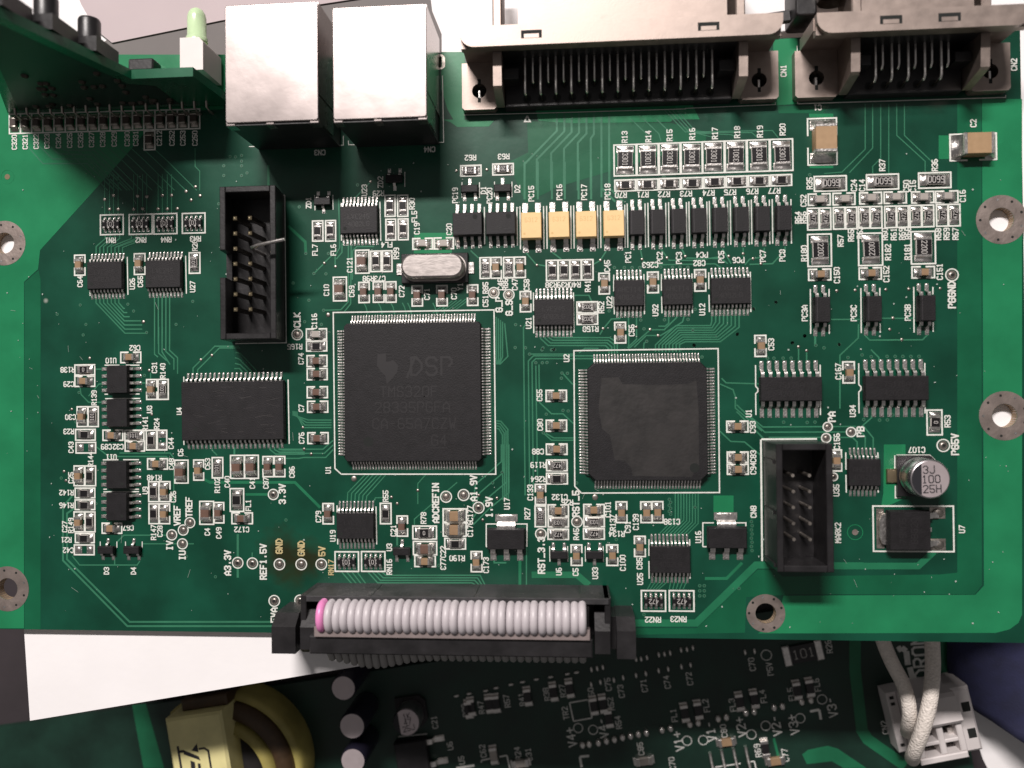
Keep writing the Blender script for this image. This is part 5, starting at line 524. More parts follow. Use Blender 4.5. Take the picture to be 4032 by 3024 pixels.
D['ZONE'] = [(0, [(-96.08, 60.93), (-50.13, 59.01), (-50.15, 55.16), (-50.88, 49.3), (-62.11, 49.26), (-67.8, 42.94), (-74.71, 35.71), (-85.14, 25.03), (-85.54, 21.6), (-88.2, 19.36), (-88.4, -43.02), (-96.36, -43.13)]), (1, [(-88.1, 19.26), (-85.44, 21.41), (-85.06, 19.75), (-85.29, -43.17), (-88.31, -43.21)]), (0, [(-11.76, 57.85), (-7.67, 57.68), (-7.77, 45.52), (-9.55, 45.58), (-10.78, 47.84), (-11.81, 51.42)]), (0, [(-11.77, 46.1), (-2.69, 45.52), (-3.58, 44.58), (-9.11, 44.68), (-10.22, 45.52)]), (0, [(4.15, 48.61), (30.89, 47.61), (32.34, 44.53), (27.88, 44.69), (27.44, 44.28), (11.09, 44.63), (5.0, 45.24)]), (1, [(3.02, 45.23), (27.44, 44.1), (33.37, 42.34), (33.35, 40.61), (8.37, 33.79), (2.67, 31.11), (-0.34, 38.22), (3.19, 39.86)]), (0, [(44.73, 57.62), (48.7, 57.67), (48.55, 46.53), (44.37, 46.47)]), (1, [(45.21, 46.39), (53.53, 45.92), (52.69, 44.84), (45.44, 45.1)]), (0, [(78.29, 46.27), (84.63, 46.03), (83.31, -38.59), (82.73, -39.93), (81.32, -41.02), (79.12, -41.63), (40.95, -42.22), (44.11, -39.89), (45.2, -35.86), (76.01, -35.43), (77.39, -33.92)]), (1, [(74.38, 46.41), (78.21, 46.27), (77.08, -33.84), (75.93, -35.35), (45.41, -35.64), (44.61, -32.68), (70.43, -32.14), (73.21, -31.83)]), (0, [(61.8, -10.68), (65.27, -10.69), (65.22, -19.52), (62.48, -20.78), (61.25, -20.78), (61.61, -18.68)]), (0, [(33.87, -19.15), (37.19, -19.15), (37.16, -22.04), (33.83, -22.05)]), (0, [(-16.77, 26.47), (-9.92, 26.31), (-10.13, 25.31), (-10.25, 22.72), (-16.9, 22.88), (-16.88, 25.48)]), (0, [(50.43, 44.85), (54.37, 44.71), (54.36, 44.03), (50.42, 44.17)]), (0, [(71.32, 40.47), (73.0, 40.41), (72.94, 36.5), (71.26, 36.55)]), (0, [(50.41, 36.15), (54.25, 36.03), (54.24, 35.55), (50.4, 35.67)]), (1, [(19.12, -41.62), (30.84, -41.47), (41.01, -31.55), (43.65, -31.53), (48.66, -35.51), (39.07, -36.18), (38.8, -42.14), (18.14, -42.8)])]
D['DOT'] = [
 (-72.93, 33.85, 0.28), (-71.27, 34.53, 0.28), (-72.03, 32.07, 0.28), (-70.42, 32.03, 0.28), (-66.78, 34.3, 0.28), (-65.07, 34.14, 0.28), (-67.53, 31.95, 0.28), (-65.87, 32.01, 0.28), (-62.2, 34.27, 0.28), (-60.5, 34.22, 0.28), 
 (-63.0, 31.87, 0.28), (-61.3, 31.82, 0.28), (-59.45, 31.83, 0.28), (-57.81, 34.86, 0.28), (-56.09, 35.63, 0.28), (-56.91, 33.3, 0.28), (-55.26, 34.01, 0.28), (-65.82, 11.78, 0.28), (-27.8, -16.23, 0.45), (-32.19, 12.45, 0.35), 
 (14.02, -19.45, 0.45), (22.41, 20.96, 0.24), (26.6, 21.14, 0.24), (29.68, 21.33, 0.24), (36.9, 21.17, 0.24), (39.29, 21.54, 0.24), (40.93, 20.69, 0.24), (42.2, 19.79, 0.24), (15.37, 21.0, 0.24), (21.31, 9.42, 0.24), 
 (23.62, 9.0, 0.24), (24.96, 7.96, 0.24), (15.68, 9.28, 0.24), (54.53, 15.0, 0.24), (57.55, 15.04, 0.24), (62.48, 15.04, 0.24), (66.17, 15.07, 0.24), (71.2, 15.06, 0.24), (63.56, 10.29, 0.24), (63.03, 8.4, 0.24), 
 (64.93, 6.7, 0.24), (48.19, 5.73, 0.24), (49.5, 5.06, 0.24), (4.51, 20.35, 0.24), (-24.47, 35.62, 0.24), (-32.81, 21.52, 0.24), (-30.8, 20.88, 0.24), (-9.31, 37.08, 0.24), (-4.0, 37.09, 0.24), (-55.27, 4.87, 0.24), 
 (-53.26, 5.62, 0.24), (-75.86, 5.4, 0.24), (-79.27, -3.73, 0.24), (-64.79, 3.1, 0.24), (-64.36, -4.77, 0.24), (-36.86, -7.27, 0.24), (-36.68, -11.05, 0.24), (-35.39, -11.9, 0.24), (-5.92, -19.12, 0.24), (-2.78, -19.61, 0.24), 
 (-5.26, -23.35, 0.24), (-16.54, -18.27, 0.24), (-21.19, -19.46, 0.24), (-20.19, -20.56, 0.24), (-35.42, -11.94, 0.24), (-36.65, -11.03, 0.24), (-80.77, -14.86, 0.24), (-80.41, -16.5, 0.24), ]
D['RING'] = [(-91.94, 26.46, 4.05, 1.9), (81.07, 26.23, 4.05, 1.95), (81.06, -6.05, 4.05, 1.95), (-91.52, -35.96, 4.05, 1.9), (42.24, -38.84, 3.2, 1.68)]
D['FID'] = [(-91.31, 38.49, 0), (56.96, -25.23, 1)]
D['SLOT'] = (-11.97, 56.12)
D['NOTCH'] = (-90.36, 52.87)
D['white_box'] = [(-88.52, -60.24), (24.95, -40.02), (91.38, -29.34), (93.07, 75.55), (-98.06, 85.7)]
D['pink'] = [(-97.36, 85.59), (-69.19, 84.06), (-27.14, 73.63), (-26.26, 68.53), (-38.69, 67.26), (-51.75, 65.71), (-72.16, 62.57), (-75.03, 64.91), (-77.9, 69.77), (-78.86, 72.04)]
D['card'] = [(-77.65, 60.29), (-72.82, 63.56), (-51.88, 66.78), (-26.33, 70.13), (-14.05, 69.54), (-13.63, 65.93), (-12.0, 61.82), (-12.03, 57.97), (-22.77, 57.96), (-26.43, 56.58), (-51.47, 57.14), (-53.43, 59.24), (-64.7, 59.38)]
D['paper2'] = [(92.23, -66.76), (118.36, -66.26), (117.96, -90.64), (101.66, -91.13), (96.17, -80.07)]
D['GLUE'] = [(15.27, 0.8), (18.06, 0.96), (18.81, -0.21), (24.35, -0.46), (29.49, -0.32), (31.01, 0.24), (31.33, -4.37), (31.31, -13.95), (30.06, -15.86), (20.27, -15.66), (20.09, -14.31), (19.05, -13.15), (17.33, -12.95), (16.6, -8.89), (15.27, -7.72), (14.73, -4.23)]
D['SOT223'] = [(35.82, -26.0), (-1.18, -26.39)]
D['DPAK'] = (64.95, -24.6)
D['XTAL'] = (-13.15, 20.15)
D['ECAP'] = (66.9, -15.85)
D['HDRL'] = (-49.6, -39.95, 7.9, 33.6)
D['HPL'] = (-45.53, 28.08)
D['HDRR'] = (42.1, 50.75, -30.0, -9.95)
D['HPR'] = (45.13, -14.99)
D['RJ'] = [(-44.75, -29.5, 41.7, 61.2), (-27.1, -12.05, 41.6, 60.0)]
D['CN1'] = {'x0': -7.05, 'x1': 43.5, 'fy': 46.9, 'by0': 53.7, 'by1': 57.0, 'H': 11.0, 'side': 0, 'ribs': (-1.3, 38.0), 'n': 25, 'px': 3.08, 'slots': (4.45, 32.12), 'shell': (2.2, 35.4), 'posts': (-1.14, 37.36)}
D['CN2'] = {'x0': 48.6, 'x1': 80.4, 'fy': 46.9, 'by0': 53.5, 'by1': 56.7, 'H': 11.0, 'side': 0, 'ribs': (55.3, 74.9), 'n': 10, 'px': 59.27, 'slots': (59.66, 68.3), 'shell': (55.4, 73.0), 'posts': (55.15, 74.59)}
D['JACK'] = (52.75, 60.88)
D['LED'] = (-52.79, 58.65, 6)
D['BLK'] = (-64.72, 56.83)
D['DAUGHTER'] = {'yn': 49.9, 'yf': 51.4, 'poly': [(-91, 0.3), (-49.6, 0.3), (-49.5, 4), (-50.0, 13.2), (-60.3, 13.2), (-66.4, 36), (-70, 36), (-78, 22)], 'inner': [(-88, 1.6), (-58, 1.6), (-58, 10), (-62, 11.2), (-68, 34), (-70, 34), (-77, 21.5)], 'x0': -88, 'x1': -57, 'buttons': [(-64.6, 17.6), (-66.6, 25.0), (-68.6, 32.4)]}
D['RIB'] = {'x0': -30.9, 'x1': 12.2, 'yw': -34.4}
D['LOW'] = {'ox': 6.71, 'oy': -65.51, 'rot': 9.3, 'sc': 1.07, 'outline': [(-141.89, -52.0), (77.66, -52.0), (77.66, 8.5), (-141.89, 8.5)], 'zones': [[(-90.25, 8.99), (-87.18, 8.91), (-85.46, -5.11), (-89.96, -4.49)], [(75.54, 0.11), (78.16, -0.28), (78.37, -11.37), (74.56, -10.82)], [(45.57, -20.36), (46.83, -19.62), (50.72, -19.36), (52.6, -20.19), (57.41, -24.72), (53.03, -24.12), (51.06, -22.5), (46.12, -22.39)]], 'tr': [(2.2, [(59.82, 1.46), (58.63, -5.25), (57.84, -17.27), (58.61, -19.2), (64.89, -25.31)]), (0.5, [(40.63, -16.45), (40.88, -20.17)])], 'txt': [('C73', 12.28, -2.9, 90, 1.05), ('C71', 17.05, -2.42, 90, 1.05), ('C74', 21.71, -2.4, 90, 1.05), ('C72', 26.24, -2.36, 90, 1.05), ('C70', 38.97, -1.32, 90, 1.05), ('P5V', 42.26, -2.73, 90, 1.05), ('R26', 54.42, -0.03, 90, 1.05), ('FL1', 21.91, -9.18, 90, 1.05), ('FL2', 28.57, -8.16, 90, 1.05), ('FL3', 33.75, -8.78, 90, 1.05), ('FL4', 39.97, -7.94, 90, 1.05), ('FL5', 45.49, -8.28, 90, 1.05), ('FL6', 50.78, -7.2, 90, 1.05), ('C80', 31.17, -13.63, 90, 1.05), ('C85', 14.17, -14.85, 90, 1.05), ('C70', 19.9, -18.66, 90, 1.05), ('R69', 37.1, -18.38, 90, 1.05), ('C77', 42.27, -20.02, 90, 1.05), ('TR2', 0.41, -5.65, 90, 1.05), ('R52', 9.82, -5.12, 90, 1.05), ('R54', 10.67, -8.99, 90, 1.05), ('C62', -17.67, -10.89, 90, 1.05), ('R24', -10.62, -12.34, 90, 1.05), ('C31', -8.45, -12.88, 90, 1.05), ('U5', -22.35, -12.14, 90, 1.05), ('U6', -24.21, -8.92, 90, 1.05), ('C21', -26.58, -3.71, 90, 1.05), ('C75', 9.93, -1.15, 90, 1.05), ('C60', 6.26, -2.61, 90, 1.05), ('R39', -19.9, -2.16, 90, 1.05), ('R47', -16.5, -2.06, 90, 1.05), ('R57', -11.02, -1.54, 90, 1.05), ('R41', -7.92, -1.63, 90, 1.05), ('R38', -2.75, -1.32, 90, 1.05), ('R27', 0.62, -1.09, 90, 1.05), ('CN2', 62.26, -17.32, 90, 1.05), ('V1+', 21.92, -14.41, 92, 1.6), ('V1-', 28.57, -13.38, 92, 1.6), ('V2+', 34.67, -13.31, 92, 1.6), ('V2-', 41.51, -14.04, 92, 1.6), ('V3+', 44.88, -14.29, 92, 1.6), ('V3-', 52.87, -11.98, 92, 1.6), ('V4+', 0.73, -10.63, 92, 1.6), ('V4-', 7.38, -9.69, 92, 1.6), ('DRON', 71.36, -4.61, 86, 2.6)], 'lines': [(0.25, [(1.58, -3.7), (5.5, -3.61), (5.55, -7.37), (1.75, -7.49), (1.58, -3.7)]), (0.5, [(48.54, -12.17), (50.36, -12.08), (50.36, -14.03)]), (0.5, [(3.65, -14.84), (1.78, -14.76), (1.77, -16.87)]), (0.3, [(-18.43, -13.15), (-18.23, -12.71), (-15.2, -12.53)]), (0.3, [(-14.48, -12.52), (-12.91, -12.45), (-12.77, -15.09)]), (0.25, [(28.24, -20.51), (33.3, -20.46)]), (0.25, [(34.91, -20.39), (36.06, -20.38), (36.14, -21.82)]), (1.1, [(69.27, -8.86), (69.05, -6.32)]), (1.1, [(69.16, -8.85), (67.34, -9.04)]), (1.1, [(68.81, -5.83), (68.96, -3.11), (68.21, -2.32), (67.37, -2.65)]), (0.22, [(-35.21, -6.55), (-35.18, -12.01)]), (0.2, [(-34.56, -5.56), (-28.51, -5.82)]), (0.5, [(-23.68, -13.59), (-19.94, -13.54)])], 'rings': [(42.07, 0.07, 1.1), (23.63, -14.54, 1.0), (26.81, -14.87, 1.0), (36.43, -15.06, 1.0), (39.51, -13.76, 1.0), (46.42, -13.24, 1.0), (51.27, -10.15, 1.0), (2.43, -8.99, 1.0), (5.36, -9.76, 1.0)], 'joints': [(2.71, -12.43), (4.07, -12.46), (5.95, -12.46), (7.63, -12.3), (9.28, -12.23), (10.95, -12.06), (12.6, -11.99), (14.21, -11.87), (15.85, -11.82), (19.03, -11.68), (20.79, -11.58), (24.71, -11.32), (26.41, -11.26), (30.45, -10.98), (32.11, -10.91), (36.06, -10.62), (37.71, -10.62), (41.7, -10.38), (43.37, -10.35), (47.22, -10.02), (49.05, -9.94)], 'caps': [(24.1, -8.84, 90, 'b'), (26.82, -8.65, 90, 'b'), (35.21, -8.18, 90, 'b'), (38.14, -8.07, 90, 'b'), (46.71, -7.53, 90, 'b'), (49.25, -7.37, 90, 'b'), (38.53, -18.01, 90, 'b'), (31.26, -15.72, 0, 't'), (14.34, -17.2, 0, 'g'), (40.1, -20.75, 0, 't'), (14.49, -17.22, 0, 'g'), (-18.46, -1.54, 90, 'b'), (-14.72, -1.48, 90, 'b'), (-13.3, -1.57, 90, 'b'), (-6.64, -1.11, 90, 'b'), (-1.26, -0.94, 90, 'b'), (2.1, -0.72, 90, 'b'), (6.34, -4.86, 90, 'b'), (8.24, -4.78, 90, 'b'), (8.88, -7.8, 90, 'b'), (-15.57, -11.89, 90, 'g'), (-10.36, -14.26, 0, 'g'), (-19.12, -1.92, 90, 'b')], 'bars': [(11.24, -0.41, 0), (13.17, -0.22, 0), (15.81, -0.14, 0), (17.81, -0.08, 0), (20.45, 0.12, 0), (22.39, 0.18, 0), (25.08, 0.26, 0), (26.94, 0.33, 0), (38.04, 1.25, 0), (39.91, 1.2, 0), (16.37, 3.06, 0), (17.4, 2.95, 0), (18.59, 3.08, 0), (21.03, 3.26, 0), (22.19, 3.25, 0), (23.34, 3.31, 0), (25.59, 3.56, 0), (26.76, 3.5, 0), (27.99, 3.67, 0), (6.55, -0.66, 0), (8.47, -0.47, 0), (7.12, 2.31, 0), (8.31, 2.37, 0), (9.49, 2.43, 0), (-21.16, 0.99, 90), (-18.49, 1.08, 90), (-14.99, 1.16, 90), (-12.78, 1.44, 90), (-9.62, 1.69, 90), (-7.2, 1.86, 90), (-4.31, 1.98, 90), (-1.33, 2.02, 90), (2.13, 2.15, 90), (4.03, 2.17, 90)], 'res': [(49.15, -0.4, 3)], 'cans': [(-40.51, 9.48, 11, 2.5), (-40.04, 2.01, 11, 2.6), (-41.01, -4.59, 11, 2.5)], 'smdcan': (-30.8, -0.66, 2.75), 'chip': (-31.92, -9.39), 'longpins': [(27.65, -19.27, 0), (30.0, -19.01, 0), (32.41, -19.0, 0), (34.82, -18.99, 0)], 'xf': (-69.75, 0.52, 11.39, 18.0), 'sym': {'lines': [(0.45, [(-3.87, 3.6), (-3.87, -0.62), (-3.95, -2.17)]), (0.4, [(0.19, 2.5), (1.3, 2.52), (2.03, 1.89), (2.02, -1.43), (1.94, -2.98)]), (0.5, [(-3.72, 2.51), (-2.79, 2.47)])], 'polys': [[(-2.93, 2.76), (-0.05, 1.11), (0.18, 0.28), (-2.9, 1.86)], [(-1.32, 2.36), (0.0, 3.6), (0.08, 1.89)], [(-1.81, 0.56), (-0.97, 0.08), (-1.17, -2.2), (-2.07, -2.08)], [(-0.45, -0.16), (0.08, -0.33), (0.01, -2.36), (-0.62, -2.27)]]}, 'coil': (-69.0, -5.02, 16.33), 'tb': (70.06, -14.72, 10.9, 12.2), 'tbrot': 3.0, 'wires': [('sleeved_wire', [(68.18, -44.09, 17.0), (69.48, -49.69, 17.5), (70.95, -53.89, 18.0), (72.66, -57.54, 18.5), (73.39, -60.35, 19.0), (73.95, -63.71, 18.5), (74.68, -66.9, 16.0), (76.3, -69.62, 11.5), (77.29, -71.0, 9.0)], 'white sleeved wire bending left into the terminal block'), ('sleeved_wire', [(78.24, -43.44, 19.0), (77.89, -48.96, 19.5), (77.52, -53.44, 20.5), (76.79, -57.53, 21.5), (76.1, -61.64, 21.5), (75.26, -66.34, 20.5), (74.95, -70.92, 18.0), (76.14, -73.89, 14.0), (77.84, -76.02, 10.0)], 'white sleeved wire running straight down in front of the terminal block')]}
D['CLOTH'] = [(92.36, -43.27), (114.14, -42.07), (113.48, -81.64), (90.02, -65.64)]
D['CLIP'] = (48.8, 60.4)
# ------------------------------------------------------------------ setting
X0, X1, Y0, Y1 = -97, 84.5, -43.2, 57.75
B('table').prism([(-420, -330), (420, -330), (420, 420), (-420, 420)], -6, 0).build('table', kind='structure')
# white box that carries the board
def white_box():
    b = B('paper'); b.prism(D['white_box'], 0.02, ZB-1.62)
    return b.build('white_box', None, label='plain white box under the large green circuit board, showing below its left edge', cat='box')
white_box()
b = B('paper_pink')
def sheet(b, poly, z, h=.25): b.prism(poly, z, z+h); return b
sheet(b, D['pink'], ZB-1.32, .2).build('paper_sheet', None, label='pinkish grey paper sheet behind the two silver network jacks', cat='paper')
sheet(B('card_grey'), D['card'], ZB-1.60, .2).build('grey_card', None, label='dark grey card between the paper sheet and the board edge', cat='card')
sheet(B('paper'), D['paper2'], .05, .2).build('paper_sheet', None, label='white paper lying under the blue cloth in the lower right corner', cat='paper')
# ------------------------------------------------------------------ main board
board = thing('circuit_board', 'large green circuit board crowded with chips, connectors and white lettering', 'circuit board', (0, 0, ZB))
def circ(x, y, r, n=28): return [(x+r*math.cos(2*math.pi*k/n), y+r*math.sin(2*math.pi*k/n)) for k in range(n)]
holes = [circ(x, y, r) for x, y, R_, r in D['RING']]
sx, sy = D['SLOT']; slot = lambda rx_, ry_: [(sx+rx_*math.cos(a), sy+rx_*math.sin(a)+(ry_-rx_)*(1 if math.sin(a) > 0 else -1)) for a in [2*math.pi*(k+.5)/20 for k in range(20)]]
holes.append(slot(.26, .95)); nx, ny = D['NOTCH']
holes.append([(nx-6, ny-.95), (nx-.7, ny-.95), (nx-.1, ny-.5), (nx, ny), (nx-.1, ny+.5), (nx-.7, ny+.95), (nx-6, ny+.95)])
sub = B('mask', 'fr4'); sub.prism([(X0, Y0), (X1, Y0), (X1, Y1), (X0, Y1)], None, 0, holes)
sub.k = 1; n0 = len(sub.v)
for l in [[(X0, Y0), (X1, Y0), (X1, Y1), (X0, Y1)]]+[h[::-1] for h in holes]:
    m = len(l); sub.add([(x, y, -1.6) for x, y in l]+[(x, y, 0) for x, y in l], [(i, (i+1) % m, m+(i+1) % m, m+i) for i in range(m)])
sub.prism([(X0, Y0), (X1, Y0), (X1, Y1), (X0, Y1)], None, -1.6, holes)
sub.build('substrate', board)
def inside(q, p):
    r = False
    for a, c in zip(p, p[1:]+p[:1]):
        if (a[1] > q[1]) != (c[1] > q[1]) and q[0] < (c[0]-a[0])*(q[1]-a[1])/(c[1]-a[1])+a[0]: r = not r
    return r
jz = 0
for kind, nm, mt, z in ((0, 'copper_zone', 'mask_light', .02), (1, 'copper_zone', 'mask_mid', .014)):
    b = B(mt)
    for k, p in D['ZONE']:
        if k == kind:
            hs = [h for h in holes if inside(h[0], p) and all(inside(v, p) for v in h)]; jz = jz+1
            b.prism(p, None, z+.0006*(jz % 12), hs)
    b.build(nm, board, kind='stuff')
b = B('mask_trace', 'mask_wide'); j = 0
for wd, pts in D['TR']:
    j += 1; b.k = 1 if wd >= .44 else 0; b.strip(pts, wd if wd > .44 else max(.17, wd*1.15), .028+.0015*(j % 12))
b.build('copper_trace', board, kind='stuff')
b = B('dust'); rd = random.Random(21)                                # lint, specks and short scratches on the mask
for k in range(420):
    x, y, a = rd.uniform(-92, 82), rd.uniform(-42, 40), rd.uniform(0, 3.14); l = rd.choice((.05, .06, .08, .1, .14)); q = rd.uniform(.35, 1)*l
    if k % 14 == 0: l, q = rd.uniform(.3, .8), .018
    b.strip([(x-l*math.cos(a), y-l*math.sin(a)), (x+l*math.cos(a), y+l*math.sin(a))], 2*q, .135+.0004*(k % 20))
b.build('dust', board, kind='stuff')
b = B('via', 'via_core', 'tin')
for x, y in D['VIA']: b.k = 0; b.disc(x, y, .30, .048, 10); b.k = 1; b.disc(x, y, .14, .052, 8)
b.build('via', board, kind='stuff')
b = B('solder_dull')
for x, y, r in D['DOT']: b.dome(x, y, r*1.15, .12, .03, 10)
b.build('filled_via', board, kind='stuff')
# white lettering and outlines printed on the board
b = B('silk', 'silk_stained'); j = 0
for wd, pts in D['LINES']: j += 1; b.strip(pts, wd, .064+.002*(j % 5))
def gap(x0, y0, x1, y1, g):
    if g == 0: return [[(x0, y0), (x1, y0), (x1, y1), (x0, y1), (x0, y0)]]
    if g == 1: mx = (x0+x1)/2; q = (x1-x0)*.14; return [[(mx-q, y0), (x0, y0), (x0, y1), (mx-q, y1)], [(mx+q, y0), (x1, y0), (x1, y1), (mx+q, y1)]]
    my = (y0+y1)/2; q = (y1-y0)*.14; return [[(x0, my-q), (x0, y0), (x1, y0), (x1, my-q)], [(x0, my+q), (x0, y1), (x1, y1), (x1, my+q)]]
for x0, y0, x1, y1, g in D['RECT']:
    x0 += .05; y0 += .05; x1 -= .05; y1 -= .05
    if abs(x1-x0) < 2.4 and x0 < -42 and y0 > 38: x0 -= .08; x1 += .08
    for pl in gap(x0, y0, x1, y1, g):
        for a, c in zip(pl, pl[1:]):
            d = (Vector(c)-Vector(a)).normalized()*.115; j += 1
            b.strip([(a[0]-d.x, a[1]-d.y), (c[0]+d.x, c[1]+d.y)], .26, .080+.002*(j % 9))
for x, y, s, rot, big, st in D['TXT']:
    b.k = st
    if big: text(b, s, x, y, 1.05 if len(s) < 8 else 1.0, rot, .10, .255, 1.5, .58)
    else: text(b, s, x, y, .84, rot, .10, .18, 1.47, .56)
b.k = 0
for x, y, r, hl in D['TP']: b.disc(x, y, r, .066, 24, r-.2)
b.build('silkscreen', board)
def padmesh(hl):
    def f():
        b = B('solder_dull', 'hole'); b.disc(0, 0, .72, .05, 20); b.dome(0, 0, .5, .16, .051, 12)
        if hl: b.k = 1; b.disc(0, 0, .26, .225, 12)
        return b
    return f
for x, y, r, hl in D['TP']: link('test_pad', cached(('test_pad', hl), padmesh(hl)), board, (x, y, 0)).scale = (r/1.05,)*2+(1,)
for i, (x, y, R_, r) in enumerate(D['RING']):
    b = B('ring', 'hole', 'tin'); b.disc(0, 0, R_, .055, 44, r+.02)
    for k in range(9):
        a = 2*math.pi*k/9+.35; b.k = 1 if (k+i) % 3 else 2; b.disc((R_+r)/2*1.12*math.cos(a), (R_+r)/2*1.12*math.sin(a), .22, .066, 10)
    b.k = 0; m = 36; b.add([(r*math.cos(2*math.pi*k/m), r*math.sin(2*math.pi*k/m), z) for z in (.05, -1.55) for k in range(m)], [(k, m+k, m+(k+1) % m, (k+1) % m) for k in range(m)], True)
    b.build('mounting_pad', board, (x, y, 0))
for x, y, k in D['FID']:
    b = B('ring' if k else 'gold_pin', 'mask_light'); b.disc(0, 0, .5, .05, 16); b.k = 1; b.disc(0, 0, 1.3, .045, 28, 1.18); b.build('fiducial', board, (x, y, 0))
b = B('solder_dull', 'hole')
b.prism(slot(.86, 1.35), None, .05, [slot(.28, .97)]); b.build('slot_pad', board)
# ------------------------------------------------------------------ chips
CH = {  # body length, body width, height, terminal, pad length, pad width, body material
 'R': (2.0, 1.25, .5, .42, 3.0, 1.42, 'resistor_black'), 'Mr': (2.3, 1.5, .55, .5, 3.4, 1.8, 'resistor_black'), 'L': (3.2, 1.6, .6, .5, 4.8, 1.9, 'resistor_black'), 'LL': (3.3, 2.5, .6, .5, 4.75, 2.9, 'resistor_black'),
 'Ct': (2.0, 1.2, .85, .5, 3.0, 1.42, 'ceramic_tan'), 'Cb': (2.0, 1.2, .85, .5, 3.0, 1.42, 'ceramic_brown'), 'Cg': (2.0, 1.2, .8, .45, 3.0, 1.42, 'ceramic_grey'), 'Mb': (2.3, 1.6, 1.1, .55, 3.45, 1.85, 'ceramic_brown'), 'Mt': (2.3, 1.7, 1.2, .5, 3.6, 1.9, 'ceramic_tan'),
 'D': (1.9, 1.2, .8, .45, 2.9, 1.4, 'ceramic_dark'), 'B': (4.7, 3.5, 2.3, .55, 7.2, 4.1, 'ceramic_big')}
def chip_body(kind):
    bl, bw, h, tl, pl, pw, mt = CH[kind]
    def f():
        b = B(mt, 'alumina')
        if 'resistor' in mt:
            b.k = 1; b.box(-bl/2+tl*.5, bl/2-tl*.5, -bw/2, bw/2, .06, h-.06); b.k = 0; b.box(-bl/2+tl*.9, bl/2-tl*.9, -bw/2+.06, bw/2-.06, h-.06, h)
        else: b.rbox(-bl/2+tl*.5, bl/2-tl*.5, -bw/2+.03, bw/2-.03, .06, h-.03, .08, .1, 2)
        return b
    return f
def terminal(kind):
    bl, bw, h, tl, pl, pw, mt = CH[kind]
    def f():
        b = B('tin'); x0 = bl/2-tl
        b.box(x0, bl/2, -bw/2-.01, bw/2+.01, .04, h, min(.09, h*.15))
        b.box(bl/2-tl*.8, pl/2, -pw/2, pw/2, .0, .05, .015, False)                       # solder pad
        e = pl/2-.06; z1 = h*.78; prof = [(bl/2-.02, z1), (bl/2+.28*(e-bl/2), z1*.55), (bl/2+.6*(e-bl/2), z1*.26), (e, .06)]
        ws = [bw*.46, bw*.50, pw*.47, pw*.46]
        vs = [(x, s*wv, z) for (x, z), wv in zip(prof, ws) for s in (-1, 1)]+[(x, s*min(pw*.49, wv+.06), .045) for (x, z), wv in zip(prof, ws) for s in (-1, 1)]
        fs = [(2*i, 2*i+2, 2*i+3, 2*i+1) for i in range(3)]+[(2*i, 8+2*i, 8+2*i+2, 2*i+2) for i in range(3)]+[(2*i+1, 2*i+3, 8+2*i+3, 8+2*i+1) for i in range(3)]
        b.add(vs, fs, True); return b
    return f
rnd = random.Random(3)
for kind, x, y, v, L, W, code, crot in D['CH']:
    if kind == 'P':
        for s in (-1, 1):
            def f():
                b = B('tin'); b.box(-.62, .62, -.68, .68, 0, .05, .015, False); b.dome(0, 0, .55, .22, .05, 12, .6); return b
            link('bare_pad', cached('bare_pad', f), board, (x+(0 if v else s*1.05), y+(s*1.05 if v else 0), 0), 90 if v else 0)
        continue
    if kind == 'L' and W > 3: kind = 'LL'
    bl, bw, h, tl, pl, pw, mt = CH[kind]
    nm = 'resistor' if 'resistor' in mt else 'capacitor'
    jr = rnd.uniform(-1.6, 1.6); jx, jy = rnd.uniform(-.05, .05), rnd.uniform(-.05, .05)
    o = link(nm, cached((nm, kind), chip_body(kind)), board, (x+jx, y+jy, .0), (90 if v else 0)+jr)
    tag(o, {'B': 'tall tan block capacitor', 'LL': 'wide black resistor with white number', 'Mb': 'larger brown capacitor'}.get(kind))
    if kind == 'D':
        def f():
            a = B('solder_dull'); t0 = B('tin')
            for s in (1, -1):
                q = terminal('D')(); a.add([(s*p[0], s*p[1], p[2]) for p in q.v], q.f, True)
            return a
        link('terminal_pair', cached('terminal_pair', f), o)
    else:
        for s in (0, 180): link('terminal', cached(('terminal', kind), terminal(kind)), o, (0, 0, 0), s)
    if code:
        hh, sw = (1.0, .12) if kind[0] == 'L' else (.62, .085)
        if kind == 'LL': hh, sw = .85, .10
        def f():
            b = B('print_light'); lr = crot-(90 if v else 0)
            text(b, code, 0, 0, hh, lr, h+.008, sw, 1.5, .45 if len(code) > 3 else .5); return b
        link('marking', cached(('marking', kind, code, crot, v), f), o)
# ------------------------------------------------------------------ leaded packages
def gull(b, wd, zt, out, th=.16, inner=.1, pad=True):
    """one gull-wing lead running towards -y from the body edge at y=0"""
    path = [(inner, zt), (-.18*out, zt), (-.30*out, zt-.06), (-.42*out, th/2+.14), (-.50*out, th/2+.04), (-out, th/2+.03)]
    vs = []
    for i, (y, z) in enumerate(path):
        a = Vector(path[max(i-1, 0)]); c = Vector(path[min(i+1, len(path)-1)]); t = (c-a).normalized(); n = Vector((t.y, -t.x))
        if n.y < 0: n = -n
        for s in (-1, 1): vs += [(s*wd/2, y+n.x*th/2, z+n.y*th/2), (s*wd/2, y-n.x*th/2, z-n.y*th/2)]
    fs = []
    for i in range(len(path)-1):
        k = 4*i; fs += [(k, k+2, k+6, k+4), (k+1, k+5, k+7, k+3), (k, k+4, k+5, k+1), (k+2, k+3, k+7, k+6)]
    k = 4*(len(path)-1); fs.append((k, k+1, k+3, k+2)); b.add(vs, fs)
    if pad:
        b.box(-wd*.62, wd*.62, -out-.28, -out*.48, 0, .045, .012, False); b.dome(0, -out-.02, wd*.5, .13, .04, 8, .24)
    return b
